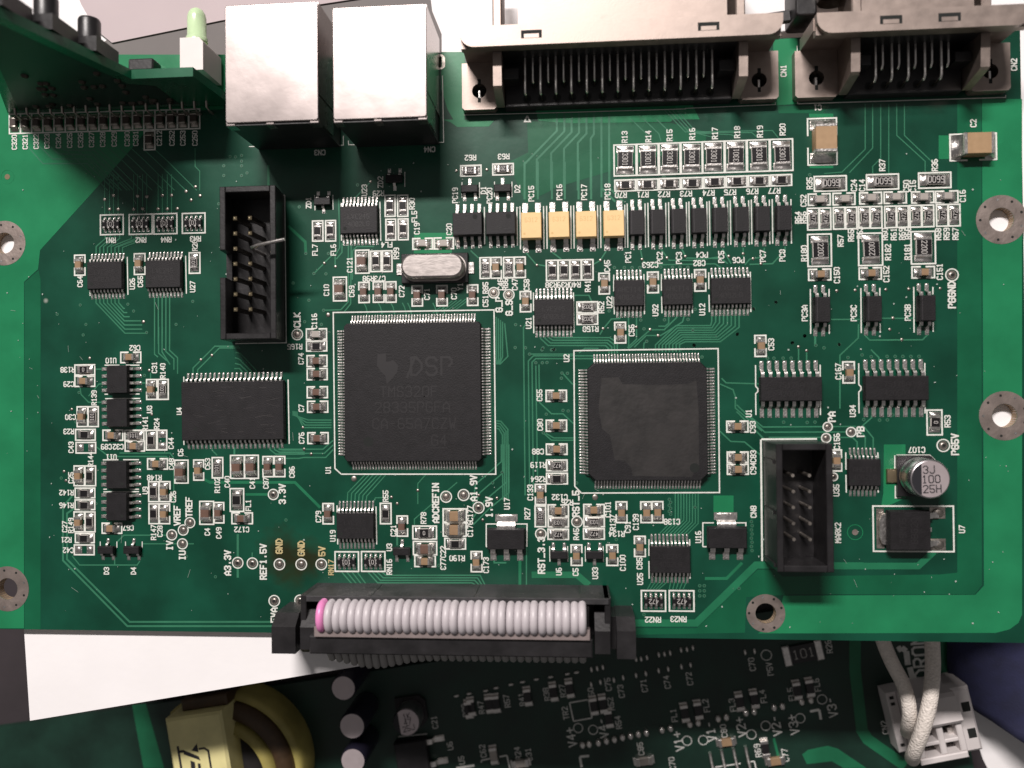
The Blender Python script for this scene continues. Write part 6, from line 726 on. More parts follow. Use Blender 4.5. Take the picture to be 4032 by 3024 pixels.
def body(b, bw, bh, z0, ht, ch=.12, taper=.12):
    zm = (z0+ht)/2
    ring = lambda z, i: [(-bw/2+i, -bh/2+i, z), (bw/2-i, -bh/2+i, z), (bw/2-i, bh/2-i, z), (-bw/2+i, bh/2-i, z)]
    vs = ring(z0, taper)+ring(zm-.04, 0)+ring(zm+.04, 0)+ring(ht-.04, taper)+ring(ht, taper+.05)
    b.add(vs, [(16, 17, 18, 19), (3, 2, 1, 0)]+[(a+i, a+(i+1) % 4, a+4+(i+1) % 4, a+4+i) for a in (0, 4, 8, 12) for i in range(4)]); return b
def laser(o, lines, z, key):
    def f():
        b = B('laser')
        for s, x, y, h, rot in lines: text(b, s, x, y, h, rot, z+.006, h*.13, 1.45, .6)
        return b
    link('marking', cached(key, f), o)
for name, label, x, y, n, pitch, bw, bh, span, ht, rot, mode in D['ICS']:
    if mode == 'qfp':
        c = 1.1; hw = bw/2
        def oct_(i): h_ = hw-i; return [(-h_+c, -h_), (h_-c, -h_), (h_, -h_+c), (h_, h_-c), (h_-c, h_), (-h_+c, h_), (-h_, h_-c), (-h_, -h_+c)]
        b = B('epoxy'); rings = [(.12, .15), (.72, 0), (.8, 0), (ht-.05, .13), (ht, .2)]
        if n == 44: c = .45
        vs = [(p[0], p[1], z) for z, i in rings for p in oct_(i)]
        b.add(vs, [tuple(range(32, 40))]+[(a*8+i, a*8+(i+1) % 8, a*8+8+(i+1) % 8, a*8+8+i) for a in range(4) for i in range(8)])
        o = b.build(name, board, (x, y, 0), label=label)
        def f():
            b = B('tin')
            for k in range(n):
                q = gull(B('tin'), .24, .76, (span-bw)/2, .13); dx = (k-(n-1)/2)*pitch; b.add([(p[0]+dx, p[1]-bw/2, p[2]) for p in q.v], q.f)
            return b
        for s in range(4): link('pin_row', cached(('pin_row', n), f), o, rz=90*s, kind='stuff')
        if n == 44:
            laser(o, [('TMS320F', -.6, .1, 1.7, 0), ('28335PGFA', 0, -2.6, 1.7, 0), ('CA-65A7CZW', .3, -5.4, 1.7, 0), ('G4', 4.6, -8.3, 1.7, 0), ('DSP', 3.4, 4.4, 3.0, 0)], ht, 'marking_u1')
            b = B('laser'); b.prism([(-6.0, 6.6), (-4.5, 6.7), (-4.5, 5.2), (-3.2, 5.5), (-2.4, 4.6), (-2.6, 3.4), (-3.6, 2.2), (-4.4, 1.4), (-4.6, 2.8), (-5.4, 3.6), (-6.1, 4.6)], None, ht+.006); b.strip([(3.2, -9.6), (6.0, -9.6)], .14, ht+.006); b.strip([(.6, 6.2), (-.9, 2.4)], .4, ht+.006); b.build('logo', o)
            b = B('hole'); b.disc(-7.7, -8.5, .85, ht+.006, 24); b.build('dimple', o)
        else:
            b = B('glue'); 
            P_ = D['GLUE']; b.prism([(px-x, py-y) for px, py in P_], None, ht+.008); b.build('glue_stain', o)
            b = B('hole'); b.disc(7.7, -7.8, .8, ht+.016, 24); b.build('dimple', o)
        continue
    zt = min(ht*.5, .85); out = (span-bh)/2
    def fb():
        b = B('epoxy', 'hole'); body(b, bw, bh, .12, ht)
        if mode == 'dot': b.k = 1; b.disc(bw*.26, bh*.28, .42, ht+.006, 18)
        elif mode == 'pin' and bw < 9: b.k = 1; b.disc(-bw*.32, -bh*.27, .3, ht+.006, 14)
        elif mode == 'row': b.k = 1; b.disc(-bw*.36, -bh*.3, .32, ht+.006, 14)
        return b
    o = link(name, cached((name, bw, bh, ht, n), fb), board, (x, y, 0), rot+rnd.uniform(-.5, .5), label=label or None)
    if mode == 'row':
        def f():
            b = B('tin')
            for k in range(n):
                q = gull(B('tin'), .30 if pitch < .7 else .34, zt, out, .15); dx = (k-(n-1)/2)*pitch*1.008; b.add([(p[0]+dx, p[1]-bh/2, p[2]) for p in q.v], q.f)
            return b
        for s in (0, 180): link('pin_row', cached(('pin_row', n, pitch, bh, span), f), o, rz=s, kind='stuff')
        if n == 22:
            b = B('scuff'); rs = random.Random(5)
            for k in range(34):
                ax, ay, l, an = rs.uniform(-7.5, 7), rs.uniform(-4, 4.2), rs.uniform(.5, 2.4), rs.uniform(-.35, .25)
                b.strip([(ax, ay), (ax+l*math.cos(an), ay+l*math.sin(an))], rs.choice((.03, .04, .06)), ht+.006+.0004*k)
            b.build('scuff', o)
        if mode == 'row': laser(o, [('LVC245' if n == 10 else 'AHCT14' if n == 7 else '256M16', 0, .55, .75 if n < 20 else 1.1, 0), ('4082LG', 0, -.75, .75 if n < 20 else 1.1, 0)] if n < 20 else [], ht, ('mk', n, ht)) if n < 20 else None
    else:
        f = lambda: gull(B('tin'), .48 if n == 4 else .55, zt, out, .2)
        for s in (0, 180):
            for k in range(n):
                dx = (k-(n-1)/2)*pitch; sg = 1 if s == 0 else -1
                link('pin', cached(('pin', n, out, zt), f), o, (sg*dx, -sg*bh/2, 0), s)
        if n == 8: laser(o, [('75176AP', .3, .7, .8, 0), ('4206031', .3, -.8, .8, 0)], ht, 'mk8')
# optocouplers
for kind, x, y in D['OPTO']:
    T_ = kind == 'T'; bw, bh, ht, span, pitch = (3.55, 4.5, 2.2, 8.0, 2.2) if T_ else (2.6, 4.3, 2.0, 8.0, 1.27)
    def fb():
        b = B('opto_tan' if T_ else 'epoxy', 'opto_print' if T_ else 'epoxy_light'); body(b, bw, bh, .15, ht, taper=.1)
        if T_: b.k = 1; b.disc(-bw*.33, -bh*.32, .22, ht+.006, 14)
        else: b.k = 1; b.strip([(-bw/2+.42, -bh/2+.2), (-bw/2+.42, bh/2-.2)], .07, ht+.006)
        return b
    o = link('optocoupler', cached(('optocoupler', kind), fb), board, (x, y, 0), rnd.uniform(-.8, .8), label='tan four pin optocoupler' if T_ else None)
    f = lambda: gull(B('tin'), .80 if T_ else .50, 1.0, (span-bh)/2, .2)
    for s in (0, 180):
        for k in (-.5, .5): link('pin', cached(('pin', kind), f), o, (k*pitch, -bh/2 if s == 0 else bh/2, 0), s)
    if T_: laser_t = link('marking', cached('mk_tan', lambda: (lambda b: (text(b, '6312', 0, .9, .7, 0, ht+.006, .08), b)[1])(B('opto_print'))), o)
# three-legged small packages
for name, x, y, flip in D['SOT']:
    o = link(name, cached(('small_transistor',), lambda: body(B('epoxy'), 3.0, 1.4, .12, 1.05, taper=.1)), board, (x, y, 0), 180 if flip else 0)
    f = lambda: gull(B('tin'), .45, .5, .95, .14)
    for dx, s in ((-.95, 0), (.95, 0), (0, 180)): link('pin', cached('pin_small', f), o, (dx, -.7 if s == 0 else .7, 0), s)
# four-way resistor networks
for x, y, code in D['RN']:
    o = link('resistor_network', cached('resistor_network', lambda: B('resistor_black').box(-1.6, 1.6, -.62, .62, .05, .55, .05)), board, (x, y, 0))
    def f(): b = B('tin'); b.box(-.2, .2, -.75, -.35, .05, .58, .05); b.box(-.24, .24, -1.35, -.7, 0, .05, .015, False); b.dome(0, -.95, .2, .3, .04, 8, .3); return b
    for s in (0, 180):
        for k in range(4): link('terminal', cached('terminal_network', f), o, ((k-1.5)*.86, 0, 0), s)
    link('marking', cached(('marking', 'rn', code), lambda: (lambda b: (text(b, code, 0, 0, .7, 180, .558, .09), b)[1])(B('print_light'))), o)
# regulators with a wide tab
for x, y in D['SOT223']:
    o = link('regulator', cached('regulator', lambda: body(B('epoxy'), 6.6, 3.7, .1, 1.7, taper=.2)), board, (x, y, 0), label='black regulator with wide silver tab')
    link('tab', cached('reg_tab', lambda: gull(B('tin'), 3.1, .85, 1.9, .28)), o, (0, 1.85, 0), 180)
    for dx in (-2.3, 0, 2.3): link('pin', cached('reg_pin', lambda: gull(B('tin'), .85, .85, 1.8, .28)), o, (dx, -1.85, 0))
x, y = D['DPAK']
o = body(B('epoxy'), 6.7, 6.6, .25, 2.3, taper=.2).build('regulator', board, (x, y, 0), label='black power regulator with cropped silver tab in a white printed box')
B('tin').prism([(-3.3, -2.6), (-3.9, -2.4), (-4.25, -1.4), (-4.3, 0), (-4.25, 1.4), (-3.9, 2.4), (-3.3, 2.6)], .3, .85).build('tab', o)
B('solder_dull').box(-4.55, -3.3, -3.3, 3.3, 0, .06).build('solder_pad', o)
for s in (-1, 1): 
    link('pin', cached('dpak_pin', lambda: gull(B('tin'), .9, 1.0, 2.0, .45, pad=False)), o, (3.3, s*2.3, 0), 90)
    B('solder_dull').box(-1.25, 1.25, -.95, .95, 0, .06, .02).dome(.0, 0, 1.0, .45, .05, 14, .75).build('solder_pad', o, (5.25, s*2.6, 0))
b = B('tin'); b.box(3.3, 3.85, -.35, .35, .8, 1.2, .05); b.build('pin', o)
laser(o, [('79M05', -1.2, 0, 1.0, 90), ('BBG20', .6, 0, 1.0, 90)], 2.3, 'mkdp')
# crystal
x, y = D['XTAL']
o = B('plastic_black').box(-5.8, 5.8, -2.55, 2.55, 0, .8, .1).build('crystal', board, (x, y, 0), label='silver oval crystal can on black base')
b = B('can'); b.rbox(-5.35, 5.35, -2.05, 2.05, .8, 3.4, 2.0, .35, 8); b.rbox(-5.6, 5.6, -2.3, 2.3, .75, 1.0, 2.2, .08, 8); b.build('metal_can', o)
for s in (-1, 1): B('tin').box(-.6, .6, -1.0, 1.0, 0, .25, .06).build('terminal', o, (s*6.2, 0, 0))
# round electrolytic capacitor
x, y = D['ECAP']
b = B('plastic_black'); b.prism([(-3.3, -3.3), (2.1, -3.3), (3.3, -2.1), (3.3, 2.1), (2.1, 3.3), (-3.3, 3.3)], 0, .8); o = b.build('electrolytic_capacitor', board, (x, y, 0), label='round aluminium capacitor with black stripe and printed values')
B('alu').lathe([(3.0, .8), (3.15, 1.0), (3.15, 1.5), (3.0, 1.7), (3.0, 1.9), (3.15, 2.1), (3.15, 5.0), (3.0, 5.25), (2.85, 5.3)], n=48).build('can', o)
b = B('alu_top', 'ink'); b.disc(0, 0, 2.87, 5.31, 48); b.k = 1
a0 = math.acos(-1.35/2.87); b.add([(2.87*math.cos(a), 2.87*math.sin(a), 5.325) for a in [a0+(2*math.pi-2*a0)*k/20 for k in range(21)]], [tuple(range(21))])
for s, yy in (('3J', 1.5), ('100', 0), ('25H', -1.55)): text(b, s, -.95+{'3J': .72, '100': 1.05, '25H': 1.2}[s], yy, 1.15, 2, 5.325, .16, 1.45, .6)
b.build('can_top', o)
for s in (-1, 1): B('gold_pin' if s < 0 else 'tin').box(-.9, .9, -1.15, 1.15, .02, .5, .12).build('terminal', o, (s*4.0, 0, 0))
# ------------------------------------------------------------------ shrouded headers
def shroud(x0, x1, y0, y1, h, wl, key, label, mt='plastic_black'):
    b = B(mt); b.box(x0, x1, y0, y1, 0, 1.6)
    if key:  # notch in the left wall
        k0, k1 = key; b.box(x0, x0+wl, y0, k0, 1.6, h, .12); b.box(x0, x0+wl, k1, y1, 1.6, h, .12); b.box(x0, x0+wl, k0, k1, 1.6, 3.2, 0)
    else: b.box(x0, x0+wl, y0, y1, 1.6, h, .12)
    b.box(x1-wl, x1, y0, y1, 1.6, h, .12); b.box(x0+wl, x1-wl, y0, y0+wl, 1.6, h-.01, .12); b.box(x0+wl, x1-wl, y1-wl, y1, 1.6, h-.01, .12)
    return b.build('pin_header', board, label=label)
hx0, hx1, hy0, hy1 = D['HDRL']
o = shroud(hx0, hx1, hy0, hy1, 7.2, 1.0, (hy0+10.4, hy0+15.0), 'tall black boxed header with fourteen pins')
sh = Matrix.Shear('XY', 4, (.14, 0)); o.data.transform(Matrix(((1, 0, .16, 0), (0, 1, 0, 0), (0, 0, 1, 0), (0, 0, 0, 1))))
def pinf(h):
    def f(): b = B('pin_dark', 'gold_pin'); b.box(-.32, .32, -.32, .32, 1.6, h-.5, 0); b.k = 1; b.box(-.32, .32, -.32, .32, h-.5, h, .2, False); return b  # shaft colour darkened for the shade inside the header, tip left bright
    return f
for i in range(7):
    for jx in range(2):
        if (i, jx) == (2, 1): continue
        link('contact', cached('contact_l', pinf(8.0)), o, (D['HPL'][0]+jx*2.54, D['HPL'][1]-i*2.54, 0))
bx, by = D['HPL'][0]+2.54, D['HPL'][1]-2*2.54
B('tin').tube([(bx, by, 1.6), (bx+.1, by, 6.6), (bx+.7, by+.02, 8.6), (bx+2.2, by+.25, 9.4), (bx+6.6, by+.95, 9.7)], .34, 4).build('contact', o, label='contact bent sideways over the wall')
hx0, hx1, hy0, hy1 = D['HDRR']
o = shroud(hx0, hx1, hy0, hy1, 8.8, 1.0, None, 'black boxed header with ten leaning pins')
for i in range(5):
    for jx in range(2): B('solder_dull').tube([(D['HPR'][0]+jx*2.54, D['HPR'][1]-i*2.54, 1.6), (D['HPR'][0]+jx*2.54+rnd.uniform(0, .12), D['HPR'][1]-i*2.54-.1, 6.8)], .30, 6).build('contact', o)
for yy in (hy1-2.9, hy1-10.9, hy1-19.2): B('plastic_black').box(hx0-.25, hx0, yy-.3, yy+.3, 1.5, 7.6).build('rib', o)
# ------------------------------------------------------------------ network jacks
for i, (x0, x1, y0, y1) in enumerate(D['RJ']):
    H = 13.0
    o = B('plastic_black').box(x0+.25, x1-.25, y0+.15, y1-.6, 0, H-.35).build('network_jack', board, label='left silver network jack' if i == 0 else 'right silver network jack beside the oval slot')
    b = B('shield', 'hole'); b.rbox(x0, x1, y0+.5, y1, H-.32, H, .5, .12, 3); b.build('top_shield', o)
    b = B('shield', 'hole'); 
    for xa, xb in ((x0, x0+.25), (x1-.25, x1)):
        b.box(xa, xb, y0+4.8, y1, .3, H-.33); b.box(xa, xb, y0+.5, y0+4.5, 5.0, H-.33)
    b.build('side_shield', o)
    b = B('shield', 'hole')
    for f0, f1 in ((.0, .1), (.43, .52), (.9, 1.)): b.box(x0+(x1-x0)*f0, x0+(x1-x0)*f1, y0+.1, y0+.5, H-2.4, H-.2, .1)
    b.build('rear_tab', o)
# ------------------------------------------------------------------ metal-flanged cable connectors
def flange_outline(x0, x1, y0, y1, r=2.3):
    a = [math.pi/2*k/6 for k in range(7)]
    return [(x0+r-r*math.cos(t), y0+r-r*math.sin(t)) for t in a]+[(x1-r+r*math.sin(t), y0+r-r*math.cos(t)) for t in a]+[(x1, y1), (x0, y1)]
def flange_connector(c, label):
    x0, x1, fy, by0, by1, H = c['x0'], c['x1'], c['fy'], c['by0'], c['by1'], c['H']
    b = B('nickel'); L = 6.0
    b.prism([(x0+2.6*(1-math.cos(a)), by0+2.6*(1-math.sin(a))) for a in [math.pi/2*k/6 for k in range(7)]]+[(x1-2.6*(1-math.cos(a)), by0+2.6*(1-math.sin(a))) for a in [math.pi/2*(6-k)/6 for k in range(7)]]+[(x1, by1), (x0, by1)], H-1.6, H) if 0 else b.prism(flange_outline(x0, x1, by0, by1), H-1.0, H); b.box(x0+.1, x1-.1, by0+.15, by1-.02, H-2.4, H-1.0); b.box(x0, x1, by0+1.2, by1-.01, 1.6, H-1.8)
    o = b.build('cable_connector', board, label=label)
    for a0, a1 in ((x0-1.2 if c['side'] else x0-.9, c['ribs'][0]-.72), (c['ribs'][1]+.72, x1+1.5)):
        m = B('nickel', 'hole', 'tin'); hx, hy = (a0+a1)/2, fy+3.2
        m.prism([(a0, fy+.4), (a0+.4, fy), (a1-.4, fy), (a1, fy+.4), (a1, by0+1.2), (a0, by0+1.2)], .05, 1.9, [circ(hx, hy, 1.25, 20)])
        m.k = 1; m.disc(hx, hy, 1.3, .06, 20); m.box(hx-.28, hx+.28, hy+1.2, hy+2.0, 1.5, 1.915); m.box(hx-.25, hx+.25, hy-2.0, hy-1.2, 1.5, 1.915)
        m.k = 2; m.box(hx-.22, hx+.22, hy-1.3, hy+.2, .1, 1.7, .08); m.build('mounting_foot', o)
    for rx_ in c['ribs']:
        B('nickel').profile_x([(by0+1.2, 1.9), (by0+1.2, 8.4), (fy+1.6, 8.0), (fy+1.3, 7.4), (fy+.2, 1.9)], rx_-.7, rx_+.7).build('gusset', o)
    ra, rb = c['ribs']; hb = B('plastic_black', 'hole'); ax, bx_ = ra+.75, rb-.75
    hb.box(ax, bx_, fy+.1, by0+1.2, .02, 2.2, .15); hb.box(ax, bx_, by0+.2, by0+1.19, 2.2, H-2.5); hb.box(ax, ax+2.6, fy+3.6, by0-1.41, 2.2, 5.6, .1); hb.box(bx_-2.6, bx_, fy+3.6, by0-1.41, 2.2, 5.6, .1)
    hb.k = 1
    for k in range(c['n']):
        px = c['px']+1.27*k; py = fy+1.4 if k % 2 == 0 else fy+3.9
        hb.disc(px+.15, py, .68, 2.206, 18)
    hb.build('housing', o)
    for k in range(c['n']):
        px = c['px']+1.27*k; py = fy+1.4 if k % 2 == 0 else fy+3.9; zz = 5.6 if k % 2 == 0 else 5.2; yy = fy+1.1 if k % 2 == 0 else fy+3.2
        b = B('tin', 'pin_dark'); b.tube([(px, by0+.6, zz), (px, yy+.5, zz), (px, yy+.1, zz-.3), (px+.03, yy, zz-.7)], .235, 4); b.k = 1; b.tube([(px+.03, yy, zz-.65), (px+.15, yy+.1, .3)], .17, 4, False); b.build('contact', o)
    for s in c['slots']:
        m = B('hole', 'nickel'); m.box(s-1.65, s+1.65, by0+1.0, by0+2.3, H+.001, H+.012); m.k = 1; m.box(s-1.2, s+1.2, by0+1.02, by0+1.7, H+.002, H+.06, .02); m.build('latch_slot', o)
    s0, s1 = c['shell']; m = B('nickel'); m.rbox(s0, s1, by1+.02, by1+16, 2.5, H-2.2, .01, .5, 1); m.build('front_shell', o)
    for s in c['posts']: m = B('nickel'); m.box(s-.75, s+.75, by1, by1+12, 3.0, H-1.6, .2); m.build('side_post', o)
    return o
flange_connector(D['CN1'], 'long silver cable connector with twenty five bent pins')
o = flange_connector(D['CN2'], 'short silver cable connector with ten bent pins')
x, y = D['JACK']; B('solder_dull').lathe([(2.4, 0), (2.5, .6), (2.4, 1.2), (2.5, 1.8), (2.4, 2.4), (2.4, 9)], axis='y', n=20, org=(x, y, 5.5)).build('jack_screw', o)
# ------------------------------------------------------------------ LED in its holder
x, y, z = D['LED']
o = B('white_plastic').prism([(-2.0, -5.5), (2.0, -5.5), (2.0, -.8), (1.3, 0), (-2.0, 0)], 1.0, 8.0).build('led', board, (x, y, 0), label='green indicator lamp in white holder')
B('led_green').lathe([(1.75, 0), (1.75, .7), (1.55, .8), (1.55, 4.1), (1.4, 4.8), (1.05, 5.4), (.5, 5.75)], axis='y', n=24, org=(0, .01, 6.0)).build('lens', o)
for s in (-.7, .7): B('tin').tube([(s, -5.5, 5), (s, -6.6, 4.6), (s, -6.8, 0)], .25, 6).build('lead', o)
x, y = D['BLK']; o = B('plastic_black').rbox(-2.3, 2.3, -1.1, 1.1, .2, 2.6, .4, .3, 3).build('diode', board, (x, y, 0))
for s in (-1, .6): B('tin').box(s-.3, s+.3, -1.5, -1.0, .1, 1.5, .2).build('pin', o)
# ------------------------------------------------------------------ daughter board standing on the main board
c = D['DAUGHTER']; yn, yf = c['yn'], c['yf']
db = thing('daughter_board', 'small upright green circuit board carrying black push buttons along its edge', 'circuit board', (-80, yn, ZB))
def up(poly, y0, y1, b): # (x,z) outline, thickness along y
    n0 = B(*b.mats); n0.prism([(x, z) for x, z in poly], y0, y1); b.add([(p[0], -p[2] if 0 else p[2], p[1]) for p in n0.v], [f[::-1] for f in n0.f]); return b
xo = -80
pl = [(x-xo, z) for x, z in c['poly']]
b = B('mask_mid'); up(pl, 0, yf-yn, b); b.build('substrate', db)
b = B('mask_lower'); up([(x-xo, z) for x, z in c['inner']], -.02, -.012, b); b.build('copper_zone', db)
r3 = random.Random(8)
for k in range(44):
    x = c['x0']+r3.uniform(0, 1)*(c['x1']-c['x0'])-xo; z = r3.choice((3.2, 5.8, 8.2, 10.8, 13, 16))+r3.uniform(-.2, .2)
    if (x > 18 and z > 11) or x < 2+z*.55-8: z = 4; x = max(x, 0)
    def f(): b = B('pin_dark'); b.lathe([(.62, 0), (.56, -.2), (.4, -.42), (.12, -.5)][::1], axis='y', n=10); b.f = [q[::-1] for q in b.f]; return b
    link('solder_joint', cached('solder_joint', f), db, (x, 0, z))
for k in range(17):
    x = -88+2.2*k-xo
    def f(): b = B('solder_dull'); b.tube([(0, .4, 2.6), (0, -1.0, 2.4), (0, -1.35, 1.4), (0, -1.35, .02)], .25, 6); return b
    link('pin', cached('db_pin', f), db, (x, 0, 0))
for i, (x, z) in enumerate(c['buttons']):
    o = B('plastic_black').box(-3, 3, yf-yn, yf-yn+2.3, -3, 3).build('push_button', db, (x-xo, 0, z))
    b = B('plastic_black'); b.lathe([(1.65, 0), (1.65, 3.6), (1.5, 3.95), (1.2, 4.0)], axis='y', n=24, org=(0, yf-yn+2.32, 0)); b.build('cap', o)
    b = B('clear'); b.lathe([(1.72, 0), (1.72, .28)], axis='y', n=24, org=(0, yf-yn+2.31, 0)); b.build('collar', o)
# ------------------------------------------------------------------ ribbon cable on its header
c = D['RIB']; x0, x1, yw = c['x0'], c['x1'], c['yw']
b = B('plastic_black', 'plastic_dust'); b.k = 1
b.box(x0-2.6, x1+3.6, yw-1.0, yw, 0, 8.9, .12); b.k = 0
for xa, xb in ((x0-3.6, x0-2.6), (x1+2.9, x1+3.9)): b.box(xa, xb, yw-8.0, yw, 0, 8.6, .12)
b.box(x0-2.6, x1+2.9, yw-8.0, yw-1.0, 0, 1.5)
for k in range(3): b.box(x0+8+17*k, x0+8.15+17*k, yw, yw+.06, 1, 8.7)
hd = b.build('pin_header', board, label='long black boxed header under the ribbon cable')
for s, xa in ((-1, x0-3.6), (1, x1+3.9)):
    b = B('plastic_black'); k = s
    b.profile_x([(yw-3.4, 0), (yw-3.4, 6.6), (yw-5.2, 8.6), (yw-9.6, 8.6), (yw-9.6, 0)], min(xa+s*.9, xa+s*(4.9 if s < 0 else 3.9)), max(xa+s*.9, xa+s*(4.9 if s < 0 else 3.9)))
    b.profile_x([(yw-2.6, 0), (yw-2.6, 7.4), (yw-5.0, 9.4), (yw-8.6, 9.4), (yw-9.4, 8.2), (yw-9.4, 0)], min(xa-s*.2, xa-s*2.6), max(xa-s*.2, xa-s*2.6))
    b.box(min(xa+s*.9, xa-s*.2), max(xa+s*.9, xa-s*.2), yw-8.8, yw-3.6, 0, 6.2)
    b.build('latch', hd)
rb = thing('ribbon_cable', 'grey ribbon cable with one pink wire plugged in at the lower board edge', 'cable', (0, yw, ZB+9))
b = B('plastic_black'); b.box(x0-.4, x1+.4, -7.0, -1.3, -7.4, .2); b.build('socket', rb)
b = B('clear'); b.box(x0-.6, x1+.5, -6.1, -4.4, .25, 1.9, .1); b.build('strain_relief', rb)
b = B('plastic_black'); b.box(x0-1.6, x1+.9, -9.0, -6.11, -1.5, 1.3, .2); b.build('strain_relief_bar', rb)
n = 34; p = (x1-x0)/n
for i in range(n):
    def f():
        b = B('wire_pink' if i == 0 else 'wire_grey'); pts = []
        for k in range(11):
            a = math.pi*k/10; pts.append((0, -3.0+2.05*math.cos(a)*1.0, .9+1.9*math.sin(a) if k not in (0, 10) else .2))
        b.tube(pts, .66, 10); return b
    link('wire', cached(('wire', i == 0), f), rb, (x0+p*(i+.5)+rnd.uniform(-.05, .05), rnd.uniform(-.10, .10), rnd.uniform(-.12, .10)), label='pink edge wire' if i == 0 else None)
b = B('cable_dark'); bow = lambda t: -9.8-.9*math.sin(math.pi*min(1, t*2.2))*(1 if t < .45 else 0)  # hanging part in a darker grey, shade below the connector put into the colour
for i in range(n):
    t = i/(n-1); dip = 1.6*math.exp(-((t-.17)/.13)**2); xx = x0+p*(i+.5)
    b.tube([(xx, -8.0, -2.4), (xx, -9.8-dip*.4, -2.6), (xx, -10.9-dip*.9, -3.8), (xx, -11.4-dip, -8.0), (xx, -10.0-dip, -16), (xx, -5, -28), (xx, 0, -36)], .66, 8)
b.build('hanging_ribbon', rb)
# ------------------------------------------------------------------ lower board
c = D['LOW']; lo = thing('power_board', 'dark green power circuit board lying half under the large board', 'circuit board', (c['ox'], c['oy'], 2.0), c['rot']); lo.scale = (c['sc'],)*3
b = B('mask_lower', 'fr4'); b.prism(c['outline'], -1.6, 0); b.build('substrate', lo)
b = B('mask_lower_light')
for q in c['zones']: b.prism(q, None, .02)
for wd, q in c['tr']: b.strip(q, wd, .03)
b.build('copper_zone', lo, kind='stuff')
b = B('silk_lower'); j = 0
for s, x, y, rot, h in c['txt']: text(b, s, x, y, h, rot, .05, h*.16, 1.45, .6)
for wd, q in c['lines']:
    for a, d in zip(q, q[1:]): j += 1; b.strip([a, d], wd, .07+.002*(j % 7))
for x, y, r in c['rings']: b.disc(x, y, r, .066, 24, r-.16)
b.build('silkscreen', lo)
for x, y in c['joints']:
    link('solder_joint', cached('lower_joint', lambda: B('tin').dome(0, 0, .62, .75, .02, 12, .8)), lo, (x, y, 0))
def lowpad(): b = B('tin'); b.dome(0, 0, .28, .35, .02, 10, .62); return b
for x, y, a, k in c['caps']:
    o = link('capacitor', cached(('lowcap', k), lambda: B({'t': 'ceramic_tan', 'b': 'resistor_black', 'g': 'ceramic_grey'}[k]).box(-1.15, 1.15, -.72, .72, .05, .8, .06)), lo, (x, y, 0), a)
    for s in (-1, 1): link('terminal', cached('lowterm', lambda: B('tin').box(-.34, .34, -.78, .78, .02, .9, .1).box(-.75, -.34, -.8, .8, 0, .3, .1)), o, (s*1.3, 0, 0), 0 if s < 0 else 180)
for x, y, a in c['bars']: link('solder_pad', cached('lowpad', lowpad), lo, (x, y, 0), a)
for x, y, a in c['res']:
    o = B('resistor_black').box(-2.9, 2.9, -1.75, 1.75, .05, .7, .05).build('resistor', lo, (x, y, 0), a, label='large black resistor with number')
    for s in (-1, 1): link('terminal', cached('bigterm', lambda: B('tin').box(-.7, .7, -2.0, 2.0, .02, .85, .2)), o, (s*3.2, 0, 0))
    link('marking', cached('mk101', lambda: (lambda b: (text(b, '101', 0, 0, 1.7, 0, .71, .14, 1.5, .6), b)[1])(B('print_light'))), o)
for x, y, h, r in c['cans']:
    o = B('sleeve_vinyl').lathe([(r*.96, 0), (r, .3), (r, h-.5), (r*.92, h)], n=40).build('electrolytic_capacitor', lo, (x, y, 0), label='upright capacitor with dark sleeve')
    B('alu_top').disc(0, 0, r*.9, h+.01, 32).build('can_top', o)
x, y, r = c['smdcan']
b = B('ferrite'); b.prism([(-r-.4, -r-.4), (r-.8, -r-.4), (r+.4, -r+.8), (r+.4, r-.8), (r-.8, r+.4), (-r-.4, r+.4)], 0, .8); o = b.build('electrolytic_capacitor', lo, (x, y, 0), 0, label='small round capacitor with printed values')
B('alu').lathe([(r*.95, .8), (r, 1.4), (r, 5.6), (r*.92, 6.0)], n=36).build('can', o)
b = B('alu_top', 'ink'); b.disc(0, 0, r*.93, 6.01, 36); b.k = 1
for s, dy in (('1K', 1.2), ('47', 0), ('25J', -1.2)): text(b, s, .3, dy, 1.0, 6, 6.02, .14, 1.45, .6)
a0 = math.acos(-.55); rr = r*.93; b.add([(rr*math.cos(a), rr*math.sin(a), 6.02) for a in [a0+(2*math.pi-2*a0)*k/16 for k in range(17)]], [tuple(range(17))]); b.build('can_top', o)
x, y = c['chip']
o = B('epoxy').box(-3.3, 3.3, -3.3, 3.3, .1, 2.3, .2).build('power_chip', lo, (x, y, 0))
for dy in (-2.3, 2.3): link('pin', cached('lowpin', lambda: gull(B('tin'), 1.0, 1.1, 3.2, .4)), o, (3.3, dy, 0), 90)
for (x, y, a) in c['longpins']:
    B('tin').tube([(0, 1.7, .25), (0, .2, .35), (0, -1.6, 1.4), (0, -2.6, 1.5)], .33, 6).build('pin', lo, (x, y, 0), a)
